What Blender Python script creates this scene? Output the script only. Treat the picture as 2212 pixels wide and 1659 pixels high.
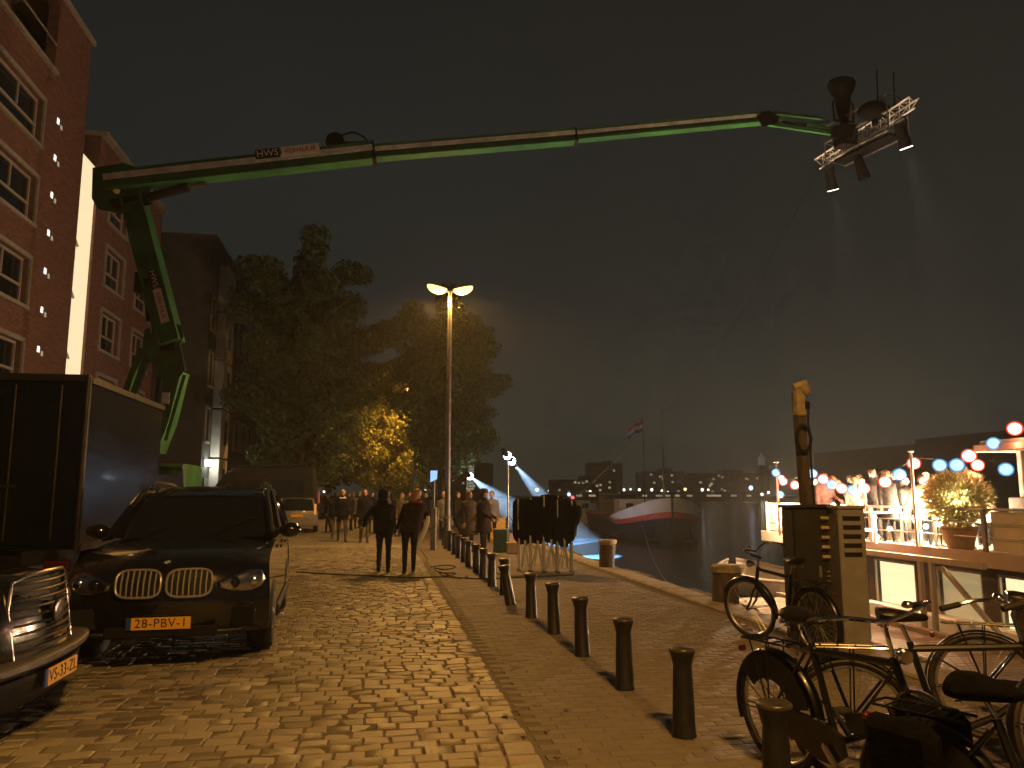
import bpy, bmesh, math, random
import numpy as np
from mathutils import Vector, Matrix, Euler

random.seed(7)
np.random.seed(7)
R = math.radians
for o in list(bpy.data.objects):
    bpy.data.objects.remove(o)
scene = bpy.context.scene
COL = scene.collection

# ------------------------------------------------------------------ camera
CAM_H, PITCH, YAW = 1.65, R(8.05), R(9.53)
cam_data = bpy.data.cameras.new('camera')
cam_data.sensor_width = 36.0
cam_data.lens = 27.18
cam_data.clip_end = 3000
cam_data.clip_start = 0.05
cam = bpy.data.objects.new('camera', cam_data)
cam.location = (0, 0, CAM_H)
cam.rotation_euler = (R(90) + PITCH, 0, -YAW)
COL.objects.link(cam)
scene.camera = cam

# ------------------------------------------------------------------ night sky
world = bpy.data.worlds.new('World')
scene.world = world
world.use_nodes = True
wn, wl = world.node_tree.nodes, world.node_tree.links
wn.clear()
w_out = wn.new('ShaderNodeOutputWorld')
w_bg = wn.new('ShaderNodeBackground')
w_tc = wn.new('ShaderNodeTexCoord')
w_sep = wn.new('ShaderNodeSeparateXYZ')
w_ramp = wn.new('ShaderNodeValToRGB')
w_noise = wn.new('ShaderNodeTexNoise')
w_noise.inputs['Scale'].default_value = 1.6
w_noise.inputs['Detail'].default_value = 3
w_mul = wn.new('ShaderNodeMix'); w_mul.data_type = 'RGBA'; w_mul.blend_type = 'MULTIPLY'
w_mul.inputs[0].default_value = 0.5
wl.new(w_tc.outputs['Generated'], w_sep.inputs[0])
wl.new(w_tc.outputs['Generated'], w_noise.inputs['Vector'])
wl.new(w_sep.outputs['Z'], w_ramp.inputs['Fac'])
wl.new(w_ramp.outputs['Color'], w_mul.inputs[6])
wl.new(w_noise.outputs['Fac'], w_mul.inputs[7])
wl.new(w_mul.outputs[2], w_bg.inputs['Color'])
wl.new(w_bg.outputs[0], w_out.inputs['Surface'])
el = w_ramp.color_ramp.elements
el[0].position = 0.0; el[0].color = (0.050, 0.058, 0.046, 1)      # city glow on low cloud
el[1].position = 0.65; el[1].color = (0.0105, 0.0125, 0.0125, 1)
e = el.new(0.22); e.color = (0.0220, 0.0255, 0.0232, 1)
w_bg.inputs['Strength'].default_value = 1.0

scene.view_settings.view_transform = 'Standard'
scene.view_settings.look = 'None'
scene.view_settings.gamma = 1.0
scene.view_settings.exposure = 0.0
scene.view_settings.use_curve_mapping = False
cy = scene.cycles
cy.use_denoising = True
cy.use_adaptive_sampling = True
cy.adaptive_threshold = 0.03
cy.max_bounces = 5
cy.diffuse_bounces = 2
cy.glossy_bounces = 3
cy.transmission_bounces = 4
cy.transparent_max_bounces = 12
cy.volume_bounces = 0
cy.sample_clamp_indirect = 3.0
cy.sample_clamp_direct = 0.0
cy.use_light_tree = True
cy.caustics_reflective = False
cy.caustics_refractive = False

# ------------------------------------------------------------------ finding places: a point of a 2212 px wide view to a point of the place
FPX = 1670.0
def ray(px, py):
    x = px - 1106.0; y = 829.5 - py
    F = FPX * math.cos(PITCH) - y * math.sin(PITCH)
    U = FPX * math.sin(PITCH) + y * math.cos(PITCH)
    return Vector((x * math.cos(YAW) + F * math.sin(YAW), -x * math.sin(YAW) + F * math.cos(YAW), U)), F
O = Vector((0, 0, CAM_H))
def at_z(px, py, z=0.0):
    d, F = ray(px, py); return O + d * ((z - CAM_H) / d.z)
def at_d(px, py, dist):
    d, F = ray(px, py); return O + d * (dist / F)
def at_y(px, py, Y):
    d, F = ray(px, py); return O + d * (Y / d.y)
def at_x(px, py, X):
    d, F = ray(px, py); return O + d * (X / d.x)

# ------------------------------------------------------------------ materials
MATS = {}
def nodes_of(name):
    m = bpy.data.materials.new(name); m.use_nodes = True
    nt = m.node_tree; b = nt.nodes['Principled BSDF']
    MATS[name] = m
    return m, nt, b
def mat(name, col, rough=0.6, metal=0.0, vary=0.25, scale=6.0, bump=0.0, bscale=None, spec=0.5, coat=0.0, islands=0.0, detail=4.0, stretch=None, rvary=0.0):
    m, nt, b = nodes_of(name)
    N, L = nt.nodes, nt.links
    b.inputs['Roughness'].default_value = rough
    b.inputs['Metallic'].default_value = metal
    b.inputs['Specular IOR Level'].default_value = spec
    b.inputs['Coat Weight'].default_value = coat
    b.inputs['Coat Roughness'].default_value = 0.06
    tc = N.new('ShaderNodeTexCoord')
    src = tc.outputs['Object']
    if stretch:
        mp = N.new('ShaderNodeMapping'); mp.inputs['Scale'].default_value = stretch
        L.new(src, mp.inputs[0]); src = mp.outputs[0]
    nz = N.new('ShaderNodeTexNoise'); nz.inputs['Scale'].default_value = scale; nz.inputs['Detail'].default_value = detail
    L.new(src, nz.inputs['Vector'])
    fac = nz.outputs['Fac']
    if islands:
        ge = N.new('ShaderNodeNewGeometry'); oi = N.new('ShaderNodeObjectInfo')
        ad = N.new('ShaderNodeMath'); ad.operation = 'ADD'
        fr = N.new('ShaderNodeMath'); fr.operation = 'FRACT'
        L.new(ge.outputs['Random Per Island'], ad.inputs[0]); L.new(oi.outputs['Random'], ad.inputs[1]); L.new(ad.outputs[0], fr.inputs[0])
        mx = N.new('ShaderNodeMix'); mx.inputs[0].default_value = islands
        L.new(fac, mx.inputs[2]); L.new(fr.outputs[0], mx.inputs[3])
        fac = mx.outputs[0]
    cr = N.new('ShaderNodeValToRGB')
    lo = [max(0, c * (1 - vary)) for c in col]; hi = [min(1, c * (1 + vary)) for c in col]
    cr.color_ramp.elements[0].position = 0.25 if not islands else 0.1; cr.color_ramp.elements[0].color = (*lo, 1)
    cr.color_ramp.elements[1].position = 0.75 if not islands else 0.9; cr.color_ramp.elements[1].color = (*hi, 1)
    L.new(fac, cr.inputs[0]); L.new(cr.outputs[0], b.inputs['Base Color'])
    if rvary:
        mr = N.new('ShaderNodeMapRange'); mr.inputs[3].default_value = max(.02, rough - rvary); mr.inputs[4].default_value = min(1, rough + rvary)
        L.new(fac, mr.inputs[0]); L.new(mr.outputs[0], b.inputs['Roughness'])
    if bump:
        n2 = N.new('ShaderNodeTexNoise'); n2.inputs['Scale'].default_value = bscale or scale * 5; n2.inputs['Detail'].default_value = 5
        L.new(src, n2.inputs['Vector'])
        bp = N.new('ShaderNodeBump'); bp.inputs['Strength'].default_value = bump; bp.inputs['Distance'].default_value = 0.02
        L.new(n2.outputs['Fac'], bp.inputs['Height']); L.new(bp.outputs[0], b.inputs['Normal'])
    return m
def glow(name, col, strength, sample=True, base=(0.5, 0.5, 0.5)):
    m, nt, b = nodes_of(name)
    b.inputs['Base Color'].default_value = (*base, 1)
    b.inputs['Emission Color'].default_value = (*col, 1)
    b.inputs['Emission Strength'].default_value = strength
    b.inputs['Roughness'].default_value = 0.5
    if not sample:
        m.cycles.emission_sampling = 'NONE'
    return m

# ------------------------------------------------------------------ mesh builder
class MB:
    def __init__(s):
        s.v = []; s.f = []; s.mi = []
    def add(s, vs, fs, mi=0):
        n = len(s.v)
        s.v.extend([tuple(p) for p in vs])
        for f in fs:
            s.f.append(tuple(i + n for i in f)); s.mi.append(mi)
        return s
    def box(s, c, size, rz=0, mi=0, rot=None, bevel=0):
        hx, hy, hz = size[0] / 2, size[1] / 2, size[2] / 2
        if bevel:
            b = min(bevel, hx * .9, hy * .9, hz * .9)
            vs = []
            for sx, sy, sz in ((-1,-1,-1),(1,-1,-1),(1,1,-1),(-1,1,-1),(-1,-1,1),(1,-1,1),(1,1,1),(-1,1,1)):
                vs += [Vector((sx*(hx-b), sy*(hy-b), sz*hz)), Vector((sx*hx, sy*(hy-b), sz*(hz-b))), Vector((sx*(hx-b), sy*hy, sz*(hz-b)))]
            Z, X, Y = (lambda i: 3*i), (lambda i: 3*i+1), (lambda i: 3*i+2)
            fs = [(Z(3),Z(2),Z(1),Z(0)), (Z(4),Z(5),Z(6),Z(7)), (X(1),X(2),X(6),X(5)), (X(3),X(0),X(4),X(7)), (Y(0),Y(1),Y(5),Y(4)), (Y(2),Y(3),Y(7),Y(6))]
            for a, c2 in ((0,1),(1,2),(2,3),(3,0)):
                k = Y if a in (0, 2) else X
                fs.append((Z(a),Z(c2),k(c2),k(a))); fs.append((k(a+4),k(c2+4),Z(c2+4),Z(a+4)))
            for a in range(4):
                fs.append((X(a),Y(a),Y(a+4),X(a+4)) if a in (0,2) else (Y(a),X(a),X(a+4),Y(a+4)))
            for a in range(8):
                fs.append((Z(a),X(a),Y(a)))
        else:
            vs = [Vector(p) for p in ((-hx,-hy,-hz),(hx,-hy,-hz),(hx,hy,-hz),(-hx,hy,-hz),(-hx,-hy,hz),(hx,-hy,hz),(hx,hy,hz),(-hx,hy,hz))]
            fs = [(3,2,1,0),(4,5,6,7),(0,1,5,4),(1,2,6,5),(2,3,7,6),(3,0,4,7)]
        M = rot if rot is not None else Matrix.Rotation(rz, 3, 'Z')
        c = Vector(c)
        return s.add([M @ p + c for p in vs], fs, mi)
    def bar(s, p0, p1, w, h, mi=0, up=(0, 0, 1)):
        p0, p1 = Vector(p0), Vector(p1); d = (p1 - p0); L = d.length; d.normalize()
        u = Vector(up); sd = d.cross(u)
        if sd.length < 1e-4: sd = d.cross(Vector((1, 0, 0)))
        sd.normalize(); u = sd.cross(d)
        M = Matrix((d, sd, u)).transposed()
        return s.box((p0 + p1) / 2, (L, w, h), rot=M, mi=mi)
    def cone(s, p0, p1, r0, r1, n=10, mi=0, caps=True):
        p0, p1 = Vector(p0), Vector(p1); d = (p1 - p0).normalized()
        a = d.cross(Vector((0, 0, 1)))
        if a.length < 1e-4: a = Vector((1, 0, 0))
        a.normalize(); b = d.cross(a)
        vs = []
        for p, r in ((p0, r0), (p1, r1)):
            for i in range(n):
                t = 2 * math.pi * i / n
                vs.append(p + (a * math.cos(t) + b * math.sin(t)) * r)
        fs = [(i, (i + 1) % n, n + (i + 1) % n, n + i) for i in range(n)]
        if caps:
            fs += [tuple(range(n - 1, -1, -1)), tuple(range(n, 2 * n))]
        return s.add(vs, fs, mi)
    def tube(s, pts, r, n=8, mi=0, closed=False):
        pts = [Vector(p) for p in pts]; m = len(pts)
        rs = r if isinstance(r, (list, tuple)) else [r] * m
        vs = []; prev = None
        for i, p in enumerate(pts):
            if closed: d = pts[(i + 1) % m] - pts[i - 1]
            else: d = pts[min(i + 1, m - 1)] - pts[max(i - 1, 0)]
            d.normalize()
            if prev is None:
                a = d.cross(Vector((0, 0, 1)))
                if a.length < 1e-3: a = Vector((1, 0, 0))
            else:
                a = prev - d * prev.dot(d)
            a.normalize(); prev = a; b = d.cross(a)
            for k in range(n):
                t = 2 * math.pi * k / n
                vs.append(p + (a * math.cos(t) + b * math.sin(t)) * rs[i])
        fs = []
        for i in range(m if closed else m - 1):
            j = (i + 1) % m
            for k in range(n):
                fs.append((i * n + k, i * n + (k + 1) % n, j * n + (k + 1) % n, j * n + k))
        if not closed:
            fs += [tuple(range(n - 1, -1, -1)), tuple(range((m - 1) * n, m * n))]
        return s.add(vs, fs, mi)
    def lathe(s, prof, c=(0, 0, 0), n=16, axis='z', mi=0, sx=1, sy=1):
        c = Vector(c); vs = []
        for r, z in prof:
            for k in range(n):
                t = 2 * math.pi * k / n
                x, y = r * math.cos(t) * sx, r * math.sin(t) * sy
                p = Vector((x, y, z)) if axis == 'z' else (Vector((x, z, y)) if axis == 'y' else Vector((z, x, y)))
                vs.append(c + p)
        fs = []
        for i in range(len(prof) - 1):
            for k in range(n):
                fs.append((i * n + k, i * n + (k + 1) % n, (i + 1) * n + (k + 1) % n, (i + 1) * n + k))
        if prof[0][0] > 1e-5: fs.append(tuple(range(n - 1, -1, -1)))
        if prof[-1][0] > 1e-5: fs.append(tuple(range((len(prof) - 1) * n, len(prof) * n)))
        return s.add(vs, fs, mi)
    def ball(s, c, r, n=10, m=7, mi=0, sc=(1, 1, 1)):
        prof = [(max(1e-6, math.sin(math.pi * i / m)), -math.cos(math.pi * i / m)) for i in range(m + 1)]
        k = len(s.v)
        s.lathe(prof, (0, 0, 0), n, mi=mi)
        c = Vector(c)
        for i in range(k, len(s.v)):
            p = s.v[i]; s.v[i] = (c.x + p[0] * r * sc[0], c.y + p[1] * r * sc[1], c.z + p[2] * r * sc[2])
        return s
    def prism(s, poly, z0, z1, mi=0):            # poly: list of (x, y), extruded in z
        n = len(poly)
        vs = [(x, y, z0) for x, y in poly] + [(x, y, z1) for x, y in poly]
        fs = [tuple(range(n - 1, -1, -1)), tuple(range(n, 2 * n))] + [(i, (i + 1) % n, n + (i + 1) % n, n + i) for i in range(n)]
        return s.add(vs, fs, mi)
    def loft(s, rings, mi=0, caps=True, closed=True):
        n = len(rings[0]); vs = [p for r in rings for p in r]; fs = []
        for i in range(len(rings) - 1):
            for k in range(n if closed else n - 1):
                fs.append((i * n + k, i * n + (k + 1) % n, (i + 1) * n + (k + 1) % n, (i + 1) * n + k))
        if caps:
            fs += [tuple(range(n - 1, -1, -1)), tuple(range((len(rings) - 1) * n, len(rings) * n))]
        return s.add(vs, fs, mi)
    def xform(s, M):
        s.v = [tuple(M @ Vector(p)) for p in s.v]; return s
    def mesh(s, name, mats, smooth=False):
        me = bpy.data.meshes.new(name)
        me.from_pydata(s.v, [], s.f)
        if not isinstance(mats, (list, tuple)): mats = [mats]
        for m in mats: me.materials.append(MATS[m] if isinstance(m, str) else m)
        if len(mats) > 1:
            me.polygons.foreach_set('material_index', s.mi)
        bm = bmesh.new(); bm.from_mesh(me)
        bmesh.ops.recalc_face_normals(bm, faces=bm.faces)
        bm.to_mesh(me); bm.free()
        if smooth:
            me.polygons.foreach_set('use_smooth', [True] * len(me.polygons))
            if smooth != 'all':
                try: me.set_sharp_from_angle(angle=R(40))
                except Exception: pass
        me.update()
        return me
    def build(s, name, mats, parent=None, smooth=False, loc=None, rz=None):
        return link(name, s.mesh(name, mats, smooth), parent, loc, rz)

def link(name, me, parent=None, loc=None, rz=None):
    o = bpy.data.objects.new(name, me); COL.objects.link(o)
    if parent is not None: o.parent = parent
    if loc is not None: o.location = loc
    if rz is not None: o.rotation_euler = (0, 0, rz)
    return o
def tag(o, label=None, cat=None, group=None, kind=None):
    if label: o['label'] = label
    if cat: o['category'] = cat
    if group: o['group'] = group
    if kind: o['kind'] = kind
    return o
def ordinal(n):
    w = ['first', 'second', 'third', 'fourth', 'fifth', 'sixth', 'seventh', 'eighth', 'ninth']
    return w[n - 1] if n < 10 else '%d%s' % (n, 'th' if 10 < n % 100 < 14 else {1: 'st', 2: 'nd', 3: 'rd'}.get(n % 10, 'th'))
def thing(name, label, cat, loc=(0, 0, 0), rz=0, group=None):
    o = bpy.data.objects.new(name, None); COL.objects.link(o)
    o.location = loc; o.rotation_euler = (0, 0, rz); o.empty_display_size = .1
    return tag(o, label, cat, group)
def copy_tree(o, parent=None):
    c = o.copy(); COL.objects.link(c); c.parent = parent
    for ch in list(o.children): copy_tree(ch, c)
    return c
def part(parent, name, mats, fn, smooth=False):
    m = MB(); fn(m); return m.build(name, mats, parent, smooth)
def text_mesh(txt, size, align='CENTER', extrude=0.001, mat_name=None, shear=0, spacing=1.0):
    cu = bpy.data.curves.new('lettering', 'FONT'); cu.body = txt; cu.size = size; cu.align_x = align; cu.align_y = 'CENTER'; cu.extrude = extrude
    cu.resolution_u = 3; cu.space_character = spacing
    o = bpy.data.objects.new('tmp', cu); COL.objects.link(o)
    dg = bpy.context.evaluated_depsgraph_get()
    me = bpy.data.meshes.new_from_object(o.evaluated_get(dg)); me.name = 'lettering'
    bpy.data.objects.remove(o); bpy.data.curves.remove(cu)
    me.materials.clear(); me.materials.append(MATS[mat_name])
    return me
def place_text(parent, txt, size, mat_name, origin, xdir, updir, off=0.004, spacing=1.0, name='lettering'):
    me = text_mesh(txt, size, mat_name=mat_name, spacing=spacing)
    x = Vector(xdir).normalized(); u = Vector(updir).normalized(); n = x.cross(u)
    M = Matrix((x, u, n)).transposed().to_4x4(); M.translation = Vector(origin) + n * off
    me.transform(M)
    return link(name, me, parent)
def light(kind, name, parent, loc, energy, color, size=0.1, target=None, spot=None, blend=0.5):
    ld = bpy.data.lights.new(name, kind); ld.energy = energy; ld.color = color
    if kind == 'SPOT':
        ld.spot_size = spot; ld.spot_blend = blend; ld.shadow_soft_size = size
    elif kind == 'POINT':
        ld.shadow_soft_size = size
    o = bpy.data.objects.new(name, ld); COL.objects.link(o)
    o.parent = parent; o.location = loc
    if target is not None:
        d = Vector(target) - Vector(loc)
        o.rotation_euler = d.to_track_quat('-Z', 'Y').to_euler()
    return o
# ------------------------------------------------------------------ material list
mat('sett_stone', (0.265, 0.24, 0.205), .5, vary=.42, scale=9, bump=.35, bscale=60, islands=.75, rvary=.18)
mat('brick_paver', (0.19, 0.165, 0.145), .72, vary=.12, scale=9, bump=.3, bscale=70, islands=.6)
mat('mortar_sand', (0.15, 0.125, 0.095), .95, vary=.4, scale=20, bump=.4)
mat('street_far', (0.22, 0.20, 0.17), .6, vary=.45, scale=5, bump=.3, bscale=14)
mat('pavement_far', (0.16, 0.13, 0.105), .7, vary=.35, scale=7, bump=.3, bscale=24)
mat('brick_joint', (0.155, 0.132, 0.114), .9, vary=.15, scale=12)
mat('kerb_stone', (0.25, 0.235, 0.20), .6, vary=.3, scale=6, bump=.2)
mat('coping', (0.27, 0.235, 0.18), .7, vary=.35, scale=4, bump=.35, bscale=30)
mat('quay_wall', (0.10, 0.085, 0.07), .85, vary=.5, scale=3, bump=.4)
mat('old_timber', (0.095, 0.074, 0.055), .75, vary=.55, scale=5, bump=.6, bscale=22, stretch=(4, 4, .6))
mat('pale_cap', (0.36, 0.30, 0.22), .7, vary=.4, scale=9, bump=.3)
mat('black_iron', (0.016, 0.0155, 0.017), .42, metal=.0, vary=.5, scale=14, bump=.25, bscale=70, rvary=.12)
mat('worn_edge', (0.10, 0.085, 0.075), .35, metal=.5, vary=.5, scale=20)
mat('lamp_metal', (0.16, 0.155, 0.15), .45, metal=.6, vary=.25, scale=8)
mat('brick', (0.24, 0.115, 0.082), .85, vary=.32, scale=5, islands=.5, bump=.25)
mat('brick_wall', (0.22, 0.108, 0.08), .88, vary=.28, scale=4, bump=.5, bscale=26)
mat('concrete_trim', (0.40, 0.36, 0.30), .8, vary=.2, scale=5)
mat('window_frame', (0.46, 0.40, 0.34), .6, vary=.15)
mat('dark_glass', (0.012, 0.014, 0.018), .06, vary=.3, scale=.8, spec=.8)
mat('dark_facade', (0.06, 0.055, 0.056), .8, vary=.35, scale=2)
mat('pale_facade', (0.50, 0.47, 0.44), .8, vary=.3, scale=1.2)
mat('far_dark', (0.035, 0.033, 0.034), .9, vary=.3, scale=.2)
mat('shore', (0.03, 0.03, 0.024), .95, vary=.4, scale=.2)
mat('truck_navy', (0.0045, 0.006, 0.013), .22, vary=.3, scale=3, spec=.22, coat=.05)
mat('truck_metal', (0.055, 0.054, 0.053), .45, metal=.8, vary=.3)
mat('paint_black', (0.008, 0.008, 0.010), .18, vary=.2, scale=2, coat=1.0)
mat('paint_dark_van', (0.020, 0.020, 0.024), .22, vary=.2, coat=.7)
mat('paint_silver', (0.36, 0.36, 0.36), .3, metal=.6, vary=.1, coat=.6)
mat('paint_red', (0.10, 0.008, 0.006), .3, vary=.1, coat=.6)
mat('black_trim', (0.010, 0.010, 0.011), .55, spec=.25, vary=.3, scale=10)
mat('chrome', (0.72, 0.70, 0.68), .14, metal=1.0, vary=.08)
mat('rubber', (0.018, 0.017, 0.016), .75, vary=.4, scale=12)
mat('alloy', (0.42, 0.42, 0.43), .3, metal=.9, vary=.15)
mat('lamp_reflector', (0.60, 0.58, 0.55), .22, metal=1.0, vary=.25, scale=16)
mat('plate_yellow', (0.82, 0.46, 0.03), .5, vary=.08)
mat('plate_ink', (0.012, 0.011, 0.010), .5, vary=.05)
mat('plate_blue', (0.02, 0.06, 0.30), .5, vary=.05)
mat('white_paint', (0.74, 0.70, 0.64), .5, vary=.12, scale=3)
mat('badge_blue', (0.05, 0.22, 0.60), .3, vary=.05)
mat('lift_green', (0.030, 0.135, 0.042), .55, vary=.55, scale=1.8, bump=.15, bscale=9, detail=8)
mat('lift_band', (0.60, 0.58, 0.56), .5, vary=.4, scale=3)
mat('steel_rod', (0.66, 0.62, 0.58), .22, metal=1.0, vary=.1)
mat('grille_silver', (0.40, 0.39, 0.39), .32, metal=.45, vary=.1)
mat('truss_alu', (0.74, 0.72, 0.75), .42, vary=.15, scale=10)
mat('chrome_dull', (0.17, 0.165, 0.16), .3, metal=1.0, vary=.2)
mat('alu', (0.58, 0.57, 0.57), .34, metal=.9, vary=.2, scale=10)
mat('black_cloth', (0.006, 0.006, 0.008), .95, spec=.06, vary=.5, scale=12, bump=.5, bscale=30)
mat('black_housing', (0.008, 0.008, 0.009), .6, spec=.15, vary=.3)
mat('sign_red', (0.45, 0.10, 0.05), .5, vary=.1)
mat('sign_pale', (0.78, 0.74, 0.70), .6, vary=.15, scale=5)
mat('tree_bark', (0.075, 0.058, 0.042), .9, vary=.4, scale=6, bump=.7, bscale=20, stretch=(3, 3, .7))
mat('barge_black', (0.008, 0.009, 0.012), .45, spec=.2, vary=.4, scale=1.5)
mat('barge_white', (0.78, 0.75, 0.68), .5, vary=.15, scale=1.5)
mat('barge_red', (0.60, 0.08, 0.03), .5, vary=.2, scale=1.5)
mat('hatch_grey', (0.16, 0.16, 0.15), .7, vary=.3)
mat('cab_green', (0.018, 0.018, 0.0165), .55, vary=.35, scale=7, bump=.15)
mat('cab_brown', (0.25, 0.24, 0.24), .6, vary=.22, scale=6, bump=.1)
mat('boat_fascia', (0.34, 0.28, 0.225), .6, vary=.15, scale=2)
mat('boat_white', (0.72, 0.68, 0.62), .45, vary=.1, scale=2)
mat('boat_wall', (0.075, 0.062, 0.052), .6, vary=.3, scale=3)
mat('deck_plank', (0.33, 0.26, 0.185), .7, vary=.35, scale=5, islands=.5, bump=.3)
mat('jetty_plank', (0.21, 0.165, 0.12), .75, vary=.35, scale=5, islands=.5, bump=.4)
mat('bike_black', (0.007, 0.007, 0.008), .3, vary=.3, scale=12, coat=.3)
mat('saddle', (0.010, 0.008, 0.008), .33, vary=.3, scale=20, bump=.2)
mat('tyre', (0.030, 0.024, 0.020), .6, vary=.3, scale=20)
mat('cable_black', (0.012, 0.012, 0.012), .6, vary=.2)
mat('skin', (0.42, 0.235, 0.165), .55, vary=.12, scale=8)
mat('hair_dark', (0.020, 0.014, 0.011), .6, vary=.4, scale=30, bump=.5, bscale=60)
mat('hair_brown', (0.085, 0.045, 0.024), .6, vary=.4, scale=30, bump=.5, bscale=60)
mat('hair_grey', (0.44, 0.41, 0.38), .6, vary=.3, scale=30, bump=.5, bscale=60)
mat('hair_fair', (0.30, 0.18, 0.08), .6, vary=.3, scale=30, bump=.5, bscale=60)
for nm, c in (('navy', (.010, .011, .020)), ('black', (.010, .010, .011)), ('brown', (.060, .042, .030)), ('plaid', (.026, .017, .014)), ('beige', (.42, .31, .20)),
              ('denim', (.045, .055, .085)), ('khaki', (.10, .08, .055)), ('grey', (.13, .125, .125)), ('white', (.66, .62, .56)), ('red', (.32, .045, .030)),
              ('purple', (.16, .10, .22)), ('rust', (.28, .11, .06)), ('blue', (.06, .12, .22)), ('ochre', (.40, .27, .08))):
    mat('cloth_' + nm, c, .88, spec=.15, vary=.4, scale=14, bump=.4, bscale=40)
mat('shoe', (.022, .018, .016), .5, vary=.3)
mat('teal', (.02, .30, .28), .5)
mat('wicker', (.30, .19, .09), .8, vary=.4, scale=30, bump=.5)
mat('crate_green', (.025, .075, .062), .6, vary=.3)
mat('cardboard', (.36, .25, .14), .85, vary=.2)
mat('flag_red', (.30, .05, .04), .8); mat('flag_white', (.42, .40, .36), .8); mat('flag_blue', (.03, .05, .14), .8)
mat('grey_metal', (.20, .19, .18), .5, metal=.4, vary=.3, scale=6)
mat('pot_clay', (.40, .30, .22), .8, vary=.2)
mat('canvas', (.68, .60, .50), .85, vary=.15, scale=5)
mat('hazard_yellow', (.75, .42, .04), .6, vary=.1)

HAZE = .0014
RIG_W, FILM_W = 4000, 1150000
SODIUM = (1.0, 0.48, 0.10)
WARM = (1.0, 0.66, 0.36)
glow('lamp_bowl', (1.0, 0.60, 0.17), 3.4, sample=False)
glow('strip_light', (1.0, 0.80, 0.47), .98)
glow('small_light', (1.0, 0.93, 0.82), 1.6, sample=False)
glow('wall_lamp', (0.95, 1.0, 0.78), 5.0, sample=False)
glow('blue_sign', (0.22, 0.50, 1.0), 1.25, sample=False)
glow('film_lens', (0.65, 0.83, 1.0), 40.0, sample=False)
glow('rig_lens', (1.0, 0.95, 0.82), 9.0, sample=False)
glow('tail_red', (1.0, 0.05, 0.02), .45, sample=False)
glow('tail_orange', (1.0, 0.30, 0.06), .55, sample=False)
glow('dot_white', (1.0, 0.95, 0.82), 3.2, sample=False)
glow('dot_warm', (1.0, 0.72, 0.35), 3.0, sample=False)
glow('dot_blue', (0.45, 0.65, 1.0), 3.0, sample=False)
glow('dot_red', (1.0, 0.10, 0.12), 2.5, sample=False)
glow('far_window', (0.80, 0.85, 0.60), .30, sample=False)
glow('tower_glow', (0.75, 0.85, 0.62), .13, sample=False)
glow('far_window_warm', (1.0, 0.78, 0.42), .45, sample=False)
glow('bulb_warm', (1.0, 0.76, 0.46), 20.0, sample=False)
glow('lantern_core_red', (1.0, 0.86, 0.70), 5.0, sample=False)
glow('lantern_core_blue', (0.70, 0.94, 1.0), 2.0, sample=False)
glow('blind', (0.90, 0.82, 0.50), 1.5, sample=True, base=(.7, .66, .5))
glow('blind_dim', (0.85, 0.66, 0.34), .5, sample=False, base=(.5, .45, .35))
glow('teal_light', (0.15, 0.95, 0.85), .9, sample=False)
glow('phone_blue', (0.30, 0.60, 1.0), 1.6, sample=False)

def lantern_shell(name, col, strength, clear):
    m, nt, b = nodes_of(name)
    N, L = nt.nodes, nt.links
    N.remove(b)
    out = N['Material Output']
    em = N.new('ShaderNodeEmission'); em.inputs[0].default_value = (*col, 1); em.inputs[1].default_value = strength
    tr = N.new('ShaderNodeBsdfTransparent'); tr.inputs[0].default_value = (1, .95, .9, 1)
    mx = N.new('ShaderNodeMixShader'); mx.inputs[0].default_value = clear
    L.new(em.outputs[0], mx.inputs[1]); L.new(tr.outputs[0], mx.inputs[2]); L.new(mx.outputs[0], out.inputs[0])
    m.cycles.emission_sampling = 'NONE'
lantern_shell('lantern_red', (1.0, 0.055, 0.025), 2.4, .55)
lantern_shell('lantern_blue', (0.13, 0.50, 1.0), .95, .40)

def glass_mat():
    m, nt, b = nodes_of('thin_glass')
    N, L = nt.nodes, nt.links
    out = N['Material Output']
    tr = N.new('ShaderNodeBsdfTransparent'); tr.inputs[0].default_value = (.9, .88, .82, 1)
    b.inputs['Base Color'].default_value = (.75, .68, .55, 1); b.inputs['Roughness'].default_value = .25
    mx = N.new('ShaderNodeMixShader'); mx.inputs[0].default_value = .10
    L.new(tr.outputs[0], mx.inputs[1]); L.new(b.outputs[0], mx.inputs[2]); L.new(mx.outputs[0], out.inputs[0])
glass_mat()
def water_mat():
    m, nt, b = nodes_of('water')
    N, L = nt.nodes, nt.links
    b.inputs['Base Color'].default_value = (.012, .021, .032, 1)
    b.inputs['Roughness'].default_value = .10
    b.inputs['IOR'].default_value = 1.33
    tc = N.new('ShaderNodeTexCoord')
    n1 = N.new('ShaderNodeTexNoise'); n1.inputs['Scale'].default_value = 1.3; n1.inputs['Detail'].default_value = 6; n1.inputs['Roughness'].default_value = .6
    mp = N.new('ShaderNodeMapping'); mp.inputs['Scale'].default_value = (.8, 1.5, 1)
    L.new(tc.outputs['Object'], mp.inputs[0]); L.new(mp.outputs[0], n1.inputs['Vector'])
    bp = N.new('ShaderNodeBump'); bp.inputs['Strength'].default_value = .55; bp.inputs['Distance'].default_value = .12
    L.new(n1.outputs['Fac'], bp.inputs['Height']); L.new(bp.outputs[0], b.inputs['Normal'])
water_mat()
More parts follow.
